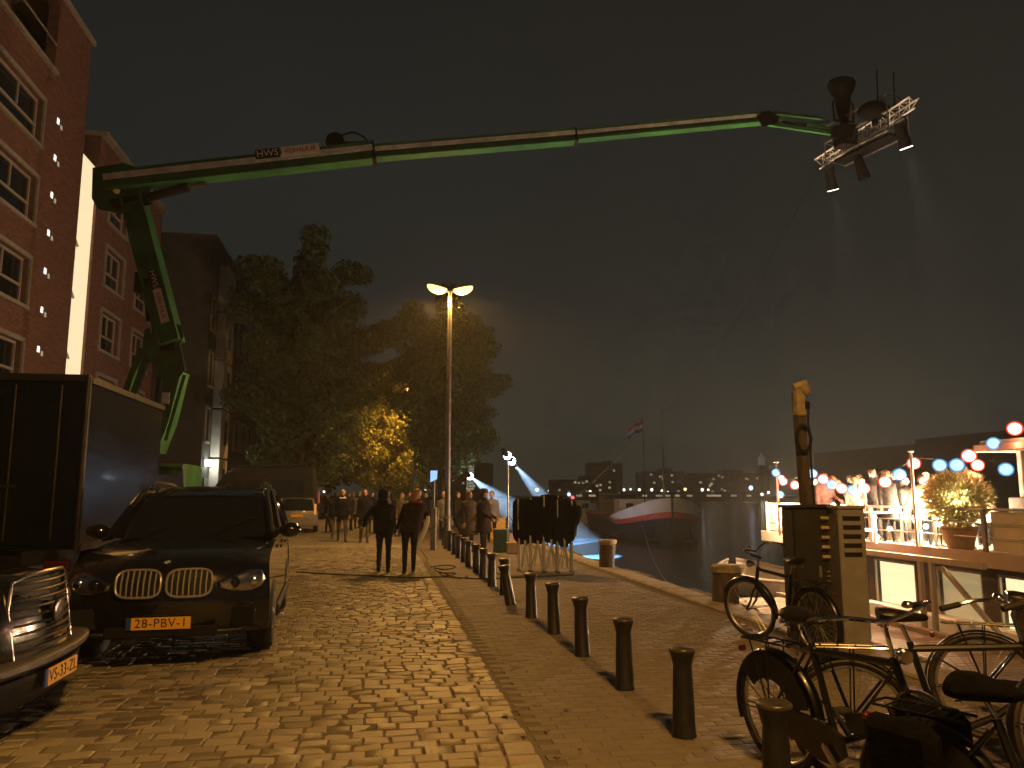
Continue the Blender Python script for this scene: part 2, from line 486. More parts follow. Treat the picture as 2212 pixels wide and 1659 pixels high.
def leaf_mat(name, c):
    m, nt, b = nodes_of(name)
    N, L = nt.nodes, nt.links
    out = N['Material Output']
    ge = N.new('ShaderNodeNewGeometry'); cr = N.new('ShaderNodeValToRGB')
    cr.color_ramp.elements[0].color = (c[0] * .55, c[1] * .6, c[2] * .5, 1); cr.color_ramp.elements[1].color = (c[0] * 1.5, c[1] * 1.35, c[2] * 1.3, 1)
    L.new(ge.outputs['Random Per Island'], cr.inputs[0]); L.new(cr.outputs[0], b.inputs['Base Color'])
    b.inputs['Roughness'].default_value = .55
    tl = N.new('ShaderNodeBsdfTranslucent'); L.new(cr.outputs[0], tl.inputs[0])
    mx = N.new('ShaderNodeMixShader'); mx.inputs[0].default_value = .35
    L.new(b.outputs[0], mx.inputs[1]); L.new(tl.outputs[0], mx.inputs[2]); L.new(mx.outputs[0], out.inputs[0])
leaf_mat('leaf_litter', (.20, .13, .05))
leaf_mat('leaf', (.075, .115, .034))
leaf_mat('leaf_bush', (.46, .48, .22))
leaf_mat('leaf_yellow_lit', (.30, .31, .065))  # autumn yellow, raised in colour to brighten the lamplit patch
mat('dull_metal', (0.10, 0.095, 0.09), .45, metal=.6, vary=.3)
mat('lit_canvas', (.80, .74, .62), .8, vary=.05)
_b = MATS['lit_canvas'].node_tree; _p = _b.nodes['Principled BSDF']; _t = _b.nodes.new('ShaderNodeBsdfTranslucent'); _t.inputs[0].default_value = (.85, .78, .62, 1); _m = _b.nodes.new('ShaderNodeMixShader'); _m.inputs[0].default_value = .6
_b.links.new(_p.outputs[0], _m.inputs[1]); _b.links.new(_t.outputs[0], _m.inputs[2]); _b.links.new(_m.outputs[0], _b.nodes['Material Output'].inputs[0])
# ------------------------------------------------------------------ ground, street, quay, water
X_KERB, X_QUAY, Z_WATER = 1.02, 5.2, -1.5
def proj(p):
    d = Vector(p) - O
    fx, fy = math.sin(YAW), math.cos(YAW)
    fwd = d.x * fx + d.y * fy; lat = d.x * fy - d.y * fx
    cf = fwd * math.cos(PITCH) + d.z * math.sin(PITCH); cu = -fwd * math.sin(PITCH) + d.z * math.cos(PITCH)
    if cf < .1: return None
    return 1106 + FPX * lat / cf, 829.5 - FPX * cu / cf
def seen(x, y, z=0, m=90):
    q = proj((x, y, z))
    return q is not None and -m < q[0] < 2212 + m and q[1] < 1659 + m

g = MB(); g.box((-297.4, 300, -1.06), (600, 900, 2.0))
g2 = g.build('ground', 'mortar_sand'); g2.location = (0, 0, 0)
tag(g2, 'sandy bedding ground under the street and the quay', 'ground', kind='structure')
w = MB(); w.add([(2.0, -150, Z_WATER), (900, -150, Z_WATER), (900, 420, Z_WATER), (2.0, 420, Z_WATER)], [(0, 1, 2, 3)])
tag(w.build('water', 'water'), 'dark rippled harbour water beyond the quay', 'water', kind='structure')

def sett(mb, x, y, lx, ly, z, rng, tilt=.012):
    b = (.006 + rng.random() * .006) * (1 if tilt > .01 else .45); r = rng.uniform(-.03, .03)
    hx, hy = lx / 2, ly / 2
    tx, ty = rng.uniform(-tilt, tilt), rng.uniform(-tilt, tilt)
    vs = []
    for k, (ins, dz) in enumerate(((0, -.05), (0, -b), (b * .9, 0))):
        for sx, sy in ((-1, -1), (1, -1), (1, 1), (-1, 1)):
            px, py = sx * (hx - ins), sy * (hy - ins)
            px *= 1 + rng.uniform(-.03, .03); py *= 1 + rng.uniform(-.04, .04)
            vs.append((x + px - py * r, y + py + px * r, z + dz + tx * px * 6 + ty * py * 6))
    vs.append((x, y, z + .003))
    fs = [(0, 1, 5, 4), (1, 2, 6, 5), (2, 3, 7, 6), (3, 0, 4, 7), (4, 5, 9, 8), (5, 6, 10, 9), (6, 7, 11, 10), (7, 4, 8, 11), (8, 9, 12), (9, 10, 12), (10, 11, 12), (11, 8, 12)]
    mb.add(vs, fs)

rng = random.Random(3)
road = MB(); road.box((-4.49, 13.9, -.055), (11.0, 24.4, .05)); road.v = [(a, b, c + .021) for a, b, c in road.v]; road = road.build('cobbled_road', 'mortar_sand')
tag(road, 'street of worn grey stone setts laid in rows across', 'road', kind='structure')
stones = []
y = 4.3
row = 0
while y < 26:
    ly = rng.uniform(.125, .16)
    x = X_KERB + .03 - rng.uniform(0, .03)
    while x > -9.4:
        lx = rng.uniform(.15, .235)
        cx = x - lx / 2
        if seen(cx, y) : stones.append((cx, y + rng.uniform(-.006, .006), lx - .011, ly - .011, rng.uniform(-.004, .004) + .007 * math.sin(cx * 1.9 + 1.3 * math.sin(y * .7)) * math.sin(y * 1.3 + .6 * cx)))
        x -= lx
    y += ly; row += 1
stones.sort(key=lambda s: s[0] ** 2 + s[1] ** 2)
shared = []
for k in range(14):
    m = MB(); sett(m, 0, 0, .175, .128, 0, rng); shared.append(m.mesh('sett', 'sett_stone', True))
for i, (sx, sy, lx, ly, sz) in enumerate(stones[:300]):
    o = link('sett', shared[i % 14], road, (sx, sy, sz)); o.scale = (lx / .175, ly / .128, 1)
    if rng.random() < .5: o.rotation_euler = (0, 0, math.pi)
m = MB()
for (sx, sy, lx, ly, sz) in stones[300:]:
    sett(m, sx, sy, lx, ly, sz, rng)
tag(m.build('sett_field', 'sett_stone', road, True), kind='stuff')
m = MB(); m.box((-4.49, 163, -.03), (11.0, 274, .05)); m.box((-4.49, -3.0, -.03), (11, 14.2, .05))
tag(m.build('street_surface', 'street_far'), 'far stretch of the street too distant to tell its setts apart', 'road', kind='structure')
m = MB(); m.box((-10.6, 140, .02), (1.2, 300, .12), bevel=.02)
tag(m.build('pavement_by_houses', 'pavement_far'), 'narrow pavement along the brick buildings', 'pavement', kind='structure')

# quay pavement of small bricks
pave = MB(); pave.box((2.98, 13.0, -.055), (3.54, 28, .05)); pave.v = [(a, b, c + .0275) for a, b, c in pave.v]; pave = pave.build('quay_pavement', 'brick_joint')
tag(pave, 'brick pavement of the quay between road and water', 'pavement', kind='structure')
bricks = []
y = 2.6; row = 0
while y < 20:
    x = 1.07 + (.105 if row % 2 else 0)
    while x < 4.66:
        if seen(x, y): bricks.append((x + .1, y, rng.uniform(-.0012, .0012)))
        x += .21
    y += .102; row += 1
bricks.sort(key=lambda s: s[0] ** 2 + s[1] ** 2)
shared = []
for k in range(10):
    m = MB(); sett(m, 0, 0, .205, .098, 0, rng, .002); shared.append(m.mesh('paving_brick', 'brick_paver', True))
for i, (bx, by, bz) in enumerate(bricks[:300]):
    link('paving_brick', shared[i % 10], pave, (bx, by, bz))
m = MB()
for bx, by, bz in bricks[300:]:
    sett(m, bx, by, .205, .098, bz, rng, .002)
tag(m.build('paving_brick_field', 'brick_paver', pave, True), kind='stuff')
m = MB(); m.box((2.98, 159.5, -.03), (3.54, 279, .05)); m.box((2.98, -9.0, -.03), (3.54, 23, .05))
tag(m.build('quay_surface', 'pavement_far'), 'far stretch of the quay pavement', 'pavement', kind='structure')
kerb = MB(); kerb.box((1.10, 50, -.032), (.20, 130, .05)); kerb = kerb.build('kerb', 'brick_joint')
tag(kerb, 'low flush kerb between setts and quay bricks', 'kerb', kind='structure')

# quay edge: coping slabs, timber wale with blocks, sheet wall
qw = MB(); qw.box((5.0, 60, -1.35), (.5, 220, 2.5)); qw = qw.build('quay_wall', 'quay_wall')
tag(qw, 'dark quay wall dropping to the harbour water', 'quay', kind='structure')
cm = MB(); cm.box((0, 0, 0), (.46, .99, .14), bevel=.02); cm = cm.mesh('coping_slab', 'coping')
for i in range(62):
    link('coping_slab', cm, qw, (4.985, 2.5 + i, -.035 + rng.uniform(-.004, .004)))
bm_ = [MB().box((0, 0, 0), (.2, .52, .17), bevel=.03).mesh('wale_block', 'old_timber') for _ in range(3)]
for i in range(64):
    o = link('wale_block', bm_[i % 3], qw, (5.345 + rng.uniform(-.02, .02), 3.0 + i * .62, -.10 + rng.uniform(-.03, .035)), rng.uniform(-.05, .05))
m = MB(); m.bar((5.33, -4, -.32), (5.33, 80, -.32), .16, .22)
for i in range(150): m.box((5.32, -4 + i * .56, -1.1), (.12 if i % 2 else .2, .3, 1.4))
m.build('sheet_piling', 'quay_wall', qw)

# fallen leaves and litter
lt = MB(); lr = random.Random(21)
for k in range(260):
    x = lr.choice([lr.gauss(1.15, .25), lr.uniform(-6, 4.7), lr.gauss(4.6, .2)]); y = lr.uniform(4.5, 24)
    if not seen(x, y): continue
    a = lr.uniform(0, 6.3); s_ = lr.uniform(.02, .045); c_, d_ = math.cos(a) * s_, math.sin(a) * s_
    z = .013 + lr.uniform(0, .006)
    lt.add([(x - c_, y - d_, z), (x - d_ * .6, y + c_ * .6, z + lr.uniform(.002, .012)), (x + c_, y + d_, z + lr.uniform(0, .008)), (x + d_ * .6, y - c_ * .6, z + .002)], [(0, 1, 2, 3)])
tag(lt.build('fallen_leaves', 'leaf_litter'), 'scattered fallen leaves on the street and quay', 'leaves', kind='stuff')
# far shore
m = MB(); m.box((260, 520, -1.6), (900, 240, 3.2))
tag(m.build('far_shore', 'shore'), 'low dark shore across the water', 'shore', kind='structure')
# ------------------------------------------------------------------ buildings on the street
XB = -11.5
def wall_with_holes(m, X, y0, y1, z0, z1, holes, th=.35):
    """street wall in the plane x = X, holes [(ya, yb, za, zb)], thickness towards -x"""
    ys = sorted({y0, y1, *[h[0] for h in holes], *[h[1] for h in holes]}); zs = sorted({z0, z1, *[h[2] for h in holes], *[h[3] for h in holes]})
    for i in range(len(ys) - 1):
        for j in range(len(zs) - 1):
            a, b, c, d = ys[i], ys[i + 1], zs[j], zs[j + 1]
            cy_, cz_ = (a + b) / 2, (c + d) / 2
            if any(h[0] < cy_ < h[1] and h[2] < cz_ < h[3] for h in holes): continue
            m.add([(X, a, c), (X, b, c), (X, b, d), (X, a, d)], [(0, 1, 2, 3)])
    for a, b, c, d in holes:
        m.add([(X, a, c), (X, b, c), (X, b, d), (X, a, d), (X - th, a, c), (X - th, b, c), (X - th, b, d), (X - th, a, d)],
              [(0, 1, 5, 4), (1, 2, 6, 5), (2, 3, 7, 6), (3, 0, 4, 7)])
def window(parent, X, ya, yb, za, zb, mull=1, rail=.42, depth=.2, lit=None):
    w = MB(); fx = X - depth; t = .085
    w.box((fx, (ya + yb) / 2, zb - t / 2), (.09, yb - ya, t)); w.box((fx, (ya + yb) / 2, za + t / 2), (.09, yb - ya, t))
    w.box((fx, ya + t / 2, (za + zb) / 2), (.088, t, zb - za - 2 * t)); w.box((fx, yb - t / 2, (za + zb) / 2), (.088, t, zb - za - 2 * t))
    zr = za + (zb - za) * rail
    for k in range(mull):
        yy = ya + (yb - ya) * (k + 1) / (mull + 1) * 1.15
        w.box((fx, yy, (zr + zb) / 2), (.08, t * .9, zb - zr - 2 * t))
    w.box((fx, (ya + yb) / 2, zr), (.084, yb - ya - 2 * t, t))
    f = w.build('window', 'window_frame', parent)
    p = MB(); p.box((fx - .02, (ya + yb) / 2, (za + zb) / 2), (.02, yb - ya - .1, zb - za - .1)); p.build('pane', lit or 'dark_glass', f)
    s = MB()
    s.box((X + .035, (ya + yb) / 2, zb + .07), (.07, yb - ya + .3, .14)); s.box((X + .05, (ya + yb) / 2, za - .06), (.10, yb - ya + .3, .12))
    s.box((X + .034, yb + .075, (za + zb) / 2), (.068, .15, zb - za)); s.box((X + .034, ya - .075, (za + zb) / 2), (.068, .15, zb - za))
    s.build('surround', 'concrete_trim', f)
    return f

def brick_courses(parent, X, y0, y1, z0, z1, holes, name='brick_course_field'):
    m = MB(); rng = random.Random(int(y0 * 10)); z = z0
    row = 0
    while z < z1 - .06:
        y = y0 + (.16 if row % 2 else 0)
        while y < y1 - .3:
            if not any(h[0] - .16 < y + .15 < h[1] + .16 and h[2] - .13 < z + .05 < h[3] + .15 for h in holes):
                d = rng.uniform(.002, .010)
                m.add([(X + d, y, z), (X + d, y + .30, z), (X + d, y + .30, z + .085), (X + d, y, z + .085), (X - .01, y, z), (X - .01, y + .30, z), (X - .01, y + .30, z + .085), (X - .01, y, z + .085)],
                      [(0, 1, 2, 3), (0, 4, 5, 1), (2, 6, 7, 3), (1, 5, 6, 2), (0, 3, 7, 4)])
            y += .32
        z += .105; row += 1
    tag(m.build(name, 'brick', parent), kind='stuff')

b1 = thing('apartment_building', 'tall red brick apartment block with roof loggia, beside the lit white strip', 'building', (0, 0, 0), 0, 'brick apartment blocks along the street')
rows = [14.71, 11.98, 9.22, 6.47, 3.72]
holes = []
for t in rows:
    for yb in (26.66, 22.4, 18.2):
        holes.append((yb - 3.2, yb, t - 1.56, t))
logg = (12.0, 27.3, 16.1, 18.6)
m = MB(); wall_with_holes(m, XB, 8, 30.3, .05, 18.97, holes + [logg])
m.add([(XB, 30.3, .05), (-26, 30.3, .05), (-26, 30.3, 18.97), (XB, 30.3, 18.97)], [(0, 1, 2, 3)])
m.add([(XB, 8, .05), (-26, 8, .05), (-26, 8, 18.97), (XB, 8, 18.97)], [(0, 1, 2, 3)])
m.add([(XB - 1.8, 8, 16.05), (XB - 1.8, 30.2, 16.05), (XB - 1.8, 30.2, 18.9), (XB - 1.8, 8, 18.9)], [(0, 1, 2, 3)])
m.add([(XB - .3, 8, 16.09), (XB - .3, 30.2, 16.09), (XB - 1.8, 30.2, 16.09), (XB - 1.8, 8, 16.09)], [(0, 1, 2, 3)])
m.build('wall', 'brick_wall', b1)
brick_courses(b1, XB, 21.5, 30.3, 2.5, 18.97, holes + [logg])
for h in holes:
    window(b1, XB, *h)
m = MB(); m.box((XB - 7.4, 19.1, 19.06), (15.0, 22.7, .20)); rf = m.build('roof', 'concrete_trim', b1)
m = MB(); m.box((XB + .02, 19.7, 16.1), (.2, 15.4, .14)); m.build('loggia_sill', 'concrete_trim', b1)
m = MB(); m.box((XB + .01, 19.7, 17.1), (.05, 15.2, .05)); m.build('loggia_rail', 'window_frame', b1)
for k in range(7):
    z = 14.6 - k * 1.357
    m = MB(); m.box((XB - .01, 27.9, z), (.06, .16, .20)); m.build('small_window', 'small_light', b1)
    m = MB(); m.box((XB - .01, 28.2, z - .10), (.05, .15, .16)); m.build('small_window', 'far_window', b1)

# lit stair strip between the two blocks
st = thing('light_strip', 'tall glowing cream stairwell strip between two brick blocks', 'lit panel', (0, 0, 0))
for k in range(8):
    m = MB(); m.box((XB - .12, 31.13, 2.6 + k * 1.5 + .74), (.06, 1.62, 1.497)); m.build('lit_panel', 'strip_light', st)
m = MB(); m.box((XB - .2, 31.13, 8.5), (.06, 1.64, 12.4)); m.build('backing', 'concrete_trim', st)
for z in (10.9, 8.9, 6.6):
    m = MB(); m.bar((XB - .05, 30.32, z + .2), (XB - .05, 30.6, z), .08, .05); m.build('shadow_notch', 'concrete_trim', st)  # small bars stand in for the shadow notches along the strip edge

b2 = thing('apartment_building', 'lower red brick apartment block behind the green boom arm', 'building', (0, 0, 0), 0, 'brick apartment blocks along the street')
holes2 = [(yb - 2.2, yb, t - 1.6, t) for t in (14.5, 11.8, 9.1, 6.4, 3.7) for yb in (35.6, 39.6)]
m = MB(); wall_with_holes(m, XB, 31.96, 40.9, .05, 16.0, holes2)
m.add([(XB, 31.96, .05), (-26, 31.96, .05), (-26, 31.96, 16.0), (XB, 31.96, 16.0)], [(0, 1, 2, 3)])
m.add([(XB, 40.9, .05), (-26, 40.9, .05), (-26, 40.9, 16.0), (XB, 40.9, 16.0)], [(0, 1, 2, 3)])
m.build('wall', 'brick_wall', b2)
brick_courses(b2, XB, 31.96, 40.9, 2.5, 16.0, holes2)
for h in holes2: window(b2, XB, *h)
m = MB(); m.box((XB - 7.3, 36.45, 16.1), (15.1, 9.0, .2)); m.build('roof', 'concrete_trim', b2)

XC = -9.2
b3 = thing('apartment_building', 'dark flat-roofed building with a pale vertical bay, left of the trees', 'building', (0, 0, 0))
holes3 = [(ya, ya + 1.5, z, z + 1.7) for z in (1.4, 4.4, 7.4, 10.4, 12.9) for ya in (50.6, 53.2, 55.8, 58.4)] + [(42.7, 43.5, z, z + 1.7) for z in (4.4, 7.4, 10.4)]
m = MB(); wall_with_holes(m, XC, 42.2, 62, .05, 15.2, holes3)
m.add([(XC, 42.2, .05), (-24, 42.2, .05), (-24, 42.2, 15.2), (XC, 42.2, 15.2)], [(0, 1, 2, 3)])
m.add([(XC, 62, .05), (-24, 62, .05), (-24, 62, 15.2), (XC, 62, 15.2)], [(0, 1, 2, 3)])
m.build('wall', 'dark_facade', b3)
for h in holes3: window(b3, XC, *h)
m = MB(); m.box((XC - 7.3, 52.1, 15.3), (15, 20.1, .2)); m.build('roof', 'dark_facade', b3)
for k in range(5):
    m = MB(); m.box((XC + .25, 45.3, .9 + k * 2.7 + 1.3), (.5, 2.3, 2.6), bevel=.03); m.build('bay_panel', 'pale_facade', b3)
    m = MB(); m.box((XC + .508, 45.5, .9 + k * 2.7 + 1.4), (.02, .7, 1.4)); m.build('window', 'dark_glass', b3)
for yy in (43.0, 43.75):
    l = MB(); l.box((XC + .12, yy, 3.25), (.18, .22, .34), bevel=.03); o = l.build('wall_lamp', 'wall_lamp', b3)
light('POINT', 'lamp_glow', b3, (XC + .4, 43.4, 3.2), 60, (.95, 1, .8), .1)
m = MB(); m.box((XC + .03, 43.4, 1.25), (.06, 1.1, 2.4)); m.build('door', 'dark_glass', b3)

b4 = thing('apartment_building', 'shadowed building half hidden behind the street trees', 'building', (0, 0, 0))
m = MB(); m.box((-17, 84, 6.5), (16, 40, 13)); m.build('wall', 'dark_facade', b4)
for z in (2.2, 5.2, 8.2):
    for k in range(9):
        lit = 'far_window_warm' if (k * 7 + int(z)) % 9 == 0 else 'dark_glass'
        m = MB(); m.box((-8.99, 66.5 + k * 4.2, z + .8), (.06, 1.7, 1.6)); m.build('window', lit, b4)

# ------------------------------------------------------------------ buildings across the water
def far_block(label, px0, px1, top, dist, depth=18, nwin=0, base=-1, seed=0, vstrip=None, matn='far_dark'):
    a = at_d(px0, 1066, dist); b = at_d(px1, 1066, dist); h = at_d(px0, top, dist).z
    c = (a + b) / 2; W = (b - a).length
    t = thing('waterside_building', label, 'building', (c.x, c.y, 0), -YAW, 'buildings across the water')
    m = MB(); m.box((0, depth / 2, h / 2 + base / 2), (W, depth, h - base)); m.build('wall', matn, t)
    m = MB(); m.box((W * .12, depth / 2, h + .8), (W * .3, depth * .5, 1.6)); m.build('roof', matn, t)
    r = random.Random(seed)
    if vstrip is not None:
        n = 9; 
        for k in range(n):
            m = MB(); m.box((W * vstrip, -.1, 3 + (h - 4) * k / (n - 1)), (W * .10, .2, (h / n) * .55)); m.build('window', 'far_window', t)
    for k in range(nwin):
        m = MB(); m.box((r.uniform(-.45, .45) * W, -.1, r.uniform(.15, .9) * h), (dist * .0028, .2, dist * .0026)); m.build('window', r.choice(['far_window', 'far_window_warm', 'dark_glass']), t)
    return t
far_block('dark tower with a column of lit windows behind the film lamp', 945, 1062, 1000, 240, 20, 8, seed=1, vstrip=.12)
far_block('low dark block across the water right of the film lamps', 1190, 1330, 1036, 300, 20, 16, seed=2)
far_block('dark block across the water behind the barge mast', 1390, 1480, 1018, 330, 20, 14, seed=3)
far_block('far block across the water left of the lantern deck', 1500, 1650, 1022, 320, 22, 20, seed=4)
far_block('faint tall block far across the water', 1270, 1345, 1000, 520, 20, 3, seed=6)
t = thing('waterside_building', 'long dark roofline across the water behind the lantern deck', 'building', (150, 175, 0), 0, 'buildings across the water')
m = MB(); m.box((10, 0, 7), (22, 150, 17)); m.build('wall', 'far_dark', t)
m = MB(); m.box((10, -20, 16.2), (18, 90, 1.6)); m.build('roof', 'far_dark', t)
for k in range(16):
    m = MB(); m.box((-1.05, -66 + k * 8.6, 3.5 + (k * 5 % 3) * 3.6), (.2, 1.2, 1.3)); m.build('window', 'far_window' if k % 4 == 0 else 'dark_glass', t)
t = thing('church_tower', 'small floodlit tower top above the far roofs', 'tower', tuple(at_d(1648, 1066, 520)), 0)
m = MB(); zt = at_d(1648, 985, 520).z
m.box((0, 0, zt / 2 - 4), (7, 7, zt - 8)); m.build('shaft', 'far_dark', t)
m = MB(); m.box((0, 0, zt - 5), (3.2, 3.2, 5)); m.cone((0, 0, zt - 2.5), (0, 0, zt + .5), 1.7, .2, 8); m.build('floodlit_top', 'tower_glow', t)  # floodlight on the tower top is put in as its own glow

# lamps and lit windows along the far shore
rr = random.Random(12)
lampm = {}
def shore_lamp(px, py, dist, matn, r, label, group='lamps along the far shore'):
    p = at_d(px, py, dist)
    t = thing('shore_lamp', label, 'lamp', (p.x, p.y, 0), 0, group)
    post = MB(); post.cone((0, 0, -1.4), (0, 0, p.z - r), .12, .08, 6); post.build('post', 'far_dark', t)
    key = (matn, r)
    if key not in lampm: lampm[key] = MB().ball((0, 0, 0), r, 8, 6).mesh('lamp_globe', matn, True)
    link('lamp_globe', lampm[key], t, (0, 0, p.z))
spots = [(1160, 1058), (1186, 1060), (1200, 1052), (1216, 1066), (1242, 1053), (1258, 1060), (1300, 1058), (1312, 1066), (1319, 1058), (1336, 1066), (1348, 1058), (1362, 1057), (1381, 1058), (1394, 1058), (1408, 1058),
         (1426, 1066), (1443, 1064), (1480, 1057), (1500, 1064), (1517, 1058), (1530, 1058), (1543, 1067), (1556, 1056), (1577, 1064), (1590, 1060), (1602, 1067), (1612, 1068), (1634, 1066), (1646, 1068), (1660, 1064),
         (1225, 1059), (1275, 1062), (1291, 1063), (1460, 1069), (1540, 1072), (1571, 1070), (1625, 1071), (1641, 1063), (1490, 1070), (1352, 1070), (700, 1062), (905, 1058), (918, 1058), (860, 1066), (838, 1062)]
spots.sort()
for i, (px, py) in enumerate(spots):
    dm = 'dot_white' if rr.random() < .72 else 'dot_warm'
    shore_lamp(px, py, rr.uniform(250, 380), dm, rr.uniform(.42, .62) // .04 * .04, 'small %s lamp across the water, %s from the left of the row' % (dm[4:], ordinal(i + 1)))
shore_lamp(1622, 1054, 300, 'dot_blue', .9, 'bright bluish lamp across the water, above its neighbours')
shore_lamp(1432, 1062, 280, 'dot_warm', .9, 'bright warm lamp across the water behind the barge bow')
shore_lamp(1237, 1075, 250, 'dot_red', .6, 'single red lamp across the water')
shore_lamp(1229, 1068, 250, 'dot_blue', .6, 'violet-blue lamp just above the single red one')
for i in range(14):
    p = at_d(1240 + i * 29 + rr.uniform(-8, 8), 1073, 255)
    t = thing('boathouse', 'low lit boathouse front on the far waterline, %s from the left' % ordinal(i + 1), 'building', (p.x, p.y, 0), -YAW, 'low lit fronts on the far waterline')
    m = MB(); m.box((0, 3, .6), (5.5, 6, 3.2)); m.build('wall', 'far_dark', t)
    m = MB(); m.box((rr.uniform(-1, 1), -.1, .9), (rr.uniform(1.2, 3), .1, .6)); m.build('window', rr.choice(['far_window', 'far_window_warm']), t)
# ------------------------------------------------------------------ street lamps
LAMP_H = 7.95
def make_street_lamp(label, loc):
    t = thing('street_lamp', label, 'street lamp', loc, 0, 'twin-head sodium street lamps')
    m = MB(); m.cone((0, 0, 0), (0, 0, .9), .115, .105, 14); m.cone((0, 0, .9), (0, 0, LAMP_H), .092, .052, 14); m.lathe([(.118, .88), (.118, .93), (.09, .97)], n=14); m.build('post', 'lamp_metal', t, True)
    m = MB(); m.box((.093, 0, .55), (.03, .1, .4), bevel=.008); m.build('service_door', 'lamp_metal', t)
    for s in (-1, 1):
        m = MB(); m.tube([(0, 0, LAMP_H - .12), (s * .05, 0, LAMP_H + .0), (s * .14, 0, LAMP_H + .06)], .035, 8); a = m.build('arm', 'lamp_metal', t, True)
        c = Vector((s * .40, 0, LAMP_H + .13)); tilt = Matrix.Rotation(-s * R(13), 3, 'Y')
        m = MB(); m.ball((0, 0, 0), 1, 16, 8, sc=(.33, .16, .06)); m.v = [p if p[2] > 0 else (p[0], p[1], p[2] * .15) for p in m.v]
        m.xform(tilt.to_4x4()); m.xform(Matrix.Translation(c)); h = m.build('head', 'lamp_metal', t, True)
        m = MB(); m.ball((0, 0, 0), 1, 16, 8, sc=(.33, .17, .21)); m.v = [p if p[2] < 0 else (p[0], p[1], p[2] * .1) for p in m.v]
        m.xform(tilt.to_4x4()); m.xform(Matrix.Translation(c + Vector((0, 0, -.016)))); m.build('bowl', 'lamp_bowl', h, True)  # bowl deepened so its shape stands in for the lamp's bloom
        light('SPOT', 'lamp_light', t, (s * .36, 0, LAMP_H - .19), LAMP_W, SODIUM, .12, target=(s * .42, 0, 0), spot=R(166), blend=.3)
        light('POINT', 'spill_light', t, (s * .36, 0, LAMP_H - .20), LAMP_W * .12, SODIUM, .12)
    return t
LAMP_W = 1260
make_street_lamp('glowing twin-head street lamp standing among the bollards by the crowd', (2.0, 23.7, 0))
make_street_lamp('twin-head street lamp on the quay beside the parked bicycles', (2.0, -.6, 0))
make_street_lamp('twin-head street lamp lighting the tree leaves yellow from within', (2.0, 47.7, 0))
make_street_lamp('farthest twin-head street lamp low among the yellow leaves', (2.0, 71.7, 0))

# ------------------------------------------------------------------ bollards
bp = [(.086, 0), (.084, .02), (.080, .03), (.066, .44), (.063, .47), (.070, .485), (.072, .50), (.088, .555), (.091, .568), (.088, .578), (.080, .584), (.0, .588)]
bol = MB(); bol.lathe(bp, n=18); bol_me = bol.mesh('body', 'black_iron', True)
cap = MB(); cap.lathe([(.0915, .562), (.0925, .570), (.0895, .5795), (.081, .5855), (.0, .5895)], n=18); cap_me = cap.mesh('cap', 'worn_edge', True)
def bollard(loc, label, lean=(0, 0)):
    t = thing('bollard', label, 'bollard', loc, random.uniform(0, 6), 'black iron bollards along the quay')
    t.rotation_euler = (lean[0], lean[1], 0)
    link('body', bol_me, t); link('cap', cap_me, t)
ords = ['first clear of the bicycles', 'second clear of the bicycles', 'third clear of the bicycles', 'fourth clear of the bicycles', 'fifth clear of the bicycles, in front of the folded tents']
b0 = at_z(1672, 1516, .585); bollard((b0.x, b0.y, 0), 'black iron bollard standing in front of the bicycle rear wheel')
for (px, py), lb in zip([(1478, 1590), (1350, 1488), (1258, 1416), (1197, 1368), (1148, 1334)], ords):
    p = at_z(px, py); bollard((p.x, p.y, 0), 'black bollard in the row, ' + lb, (random.uniform(-.02, .02), random.uniform(-.03, .03)))
p = at_z(1103, 1306); bollard((p.x, p.y, 0), 'knocked bollard leaning to the left in the row', (-.05, -.17))
far_b = ['just behind the leaning one', 'second behind the leaning one', 'third behind the leaning one', 'fourth behind the leaning one', 'fifth behind the leaning one', 'sixth behind the leaning one', 'seventh behind the leaning one',
         'eighth behind the leaning one', 'just before the lit street lamp', 'just past the lit street lamp']
yb = [12.9, 14.1, 15.35, 16.6, 17.85, 19.1, 20.35, 21.6, 22.85, 25.2]
for yy, lb in zip(yb, far_b):
    bollard((2.02 + random.uniform(-.02, .02), yy, 0), 'black bollard in the row, ' + lb, (random.uniform(-.02, .02), random.uniform(-.02, .02)))

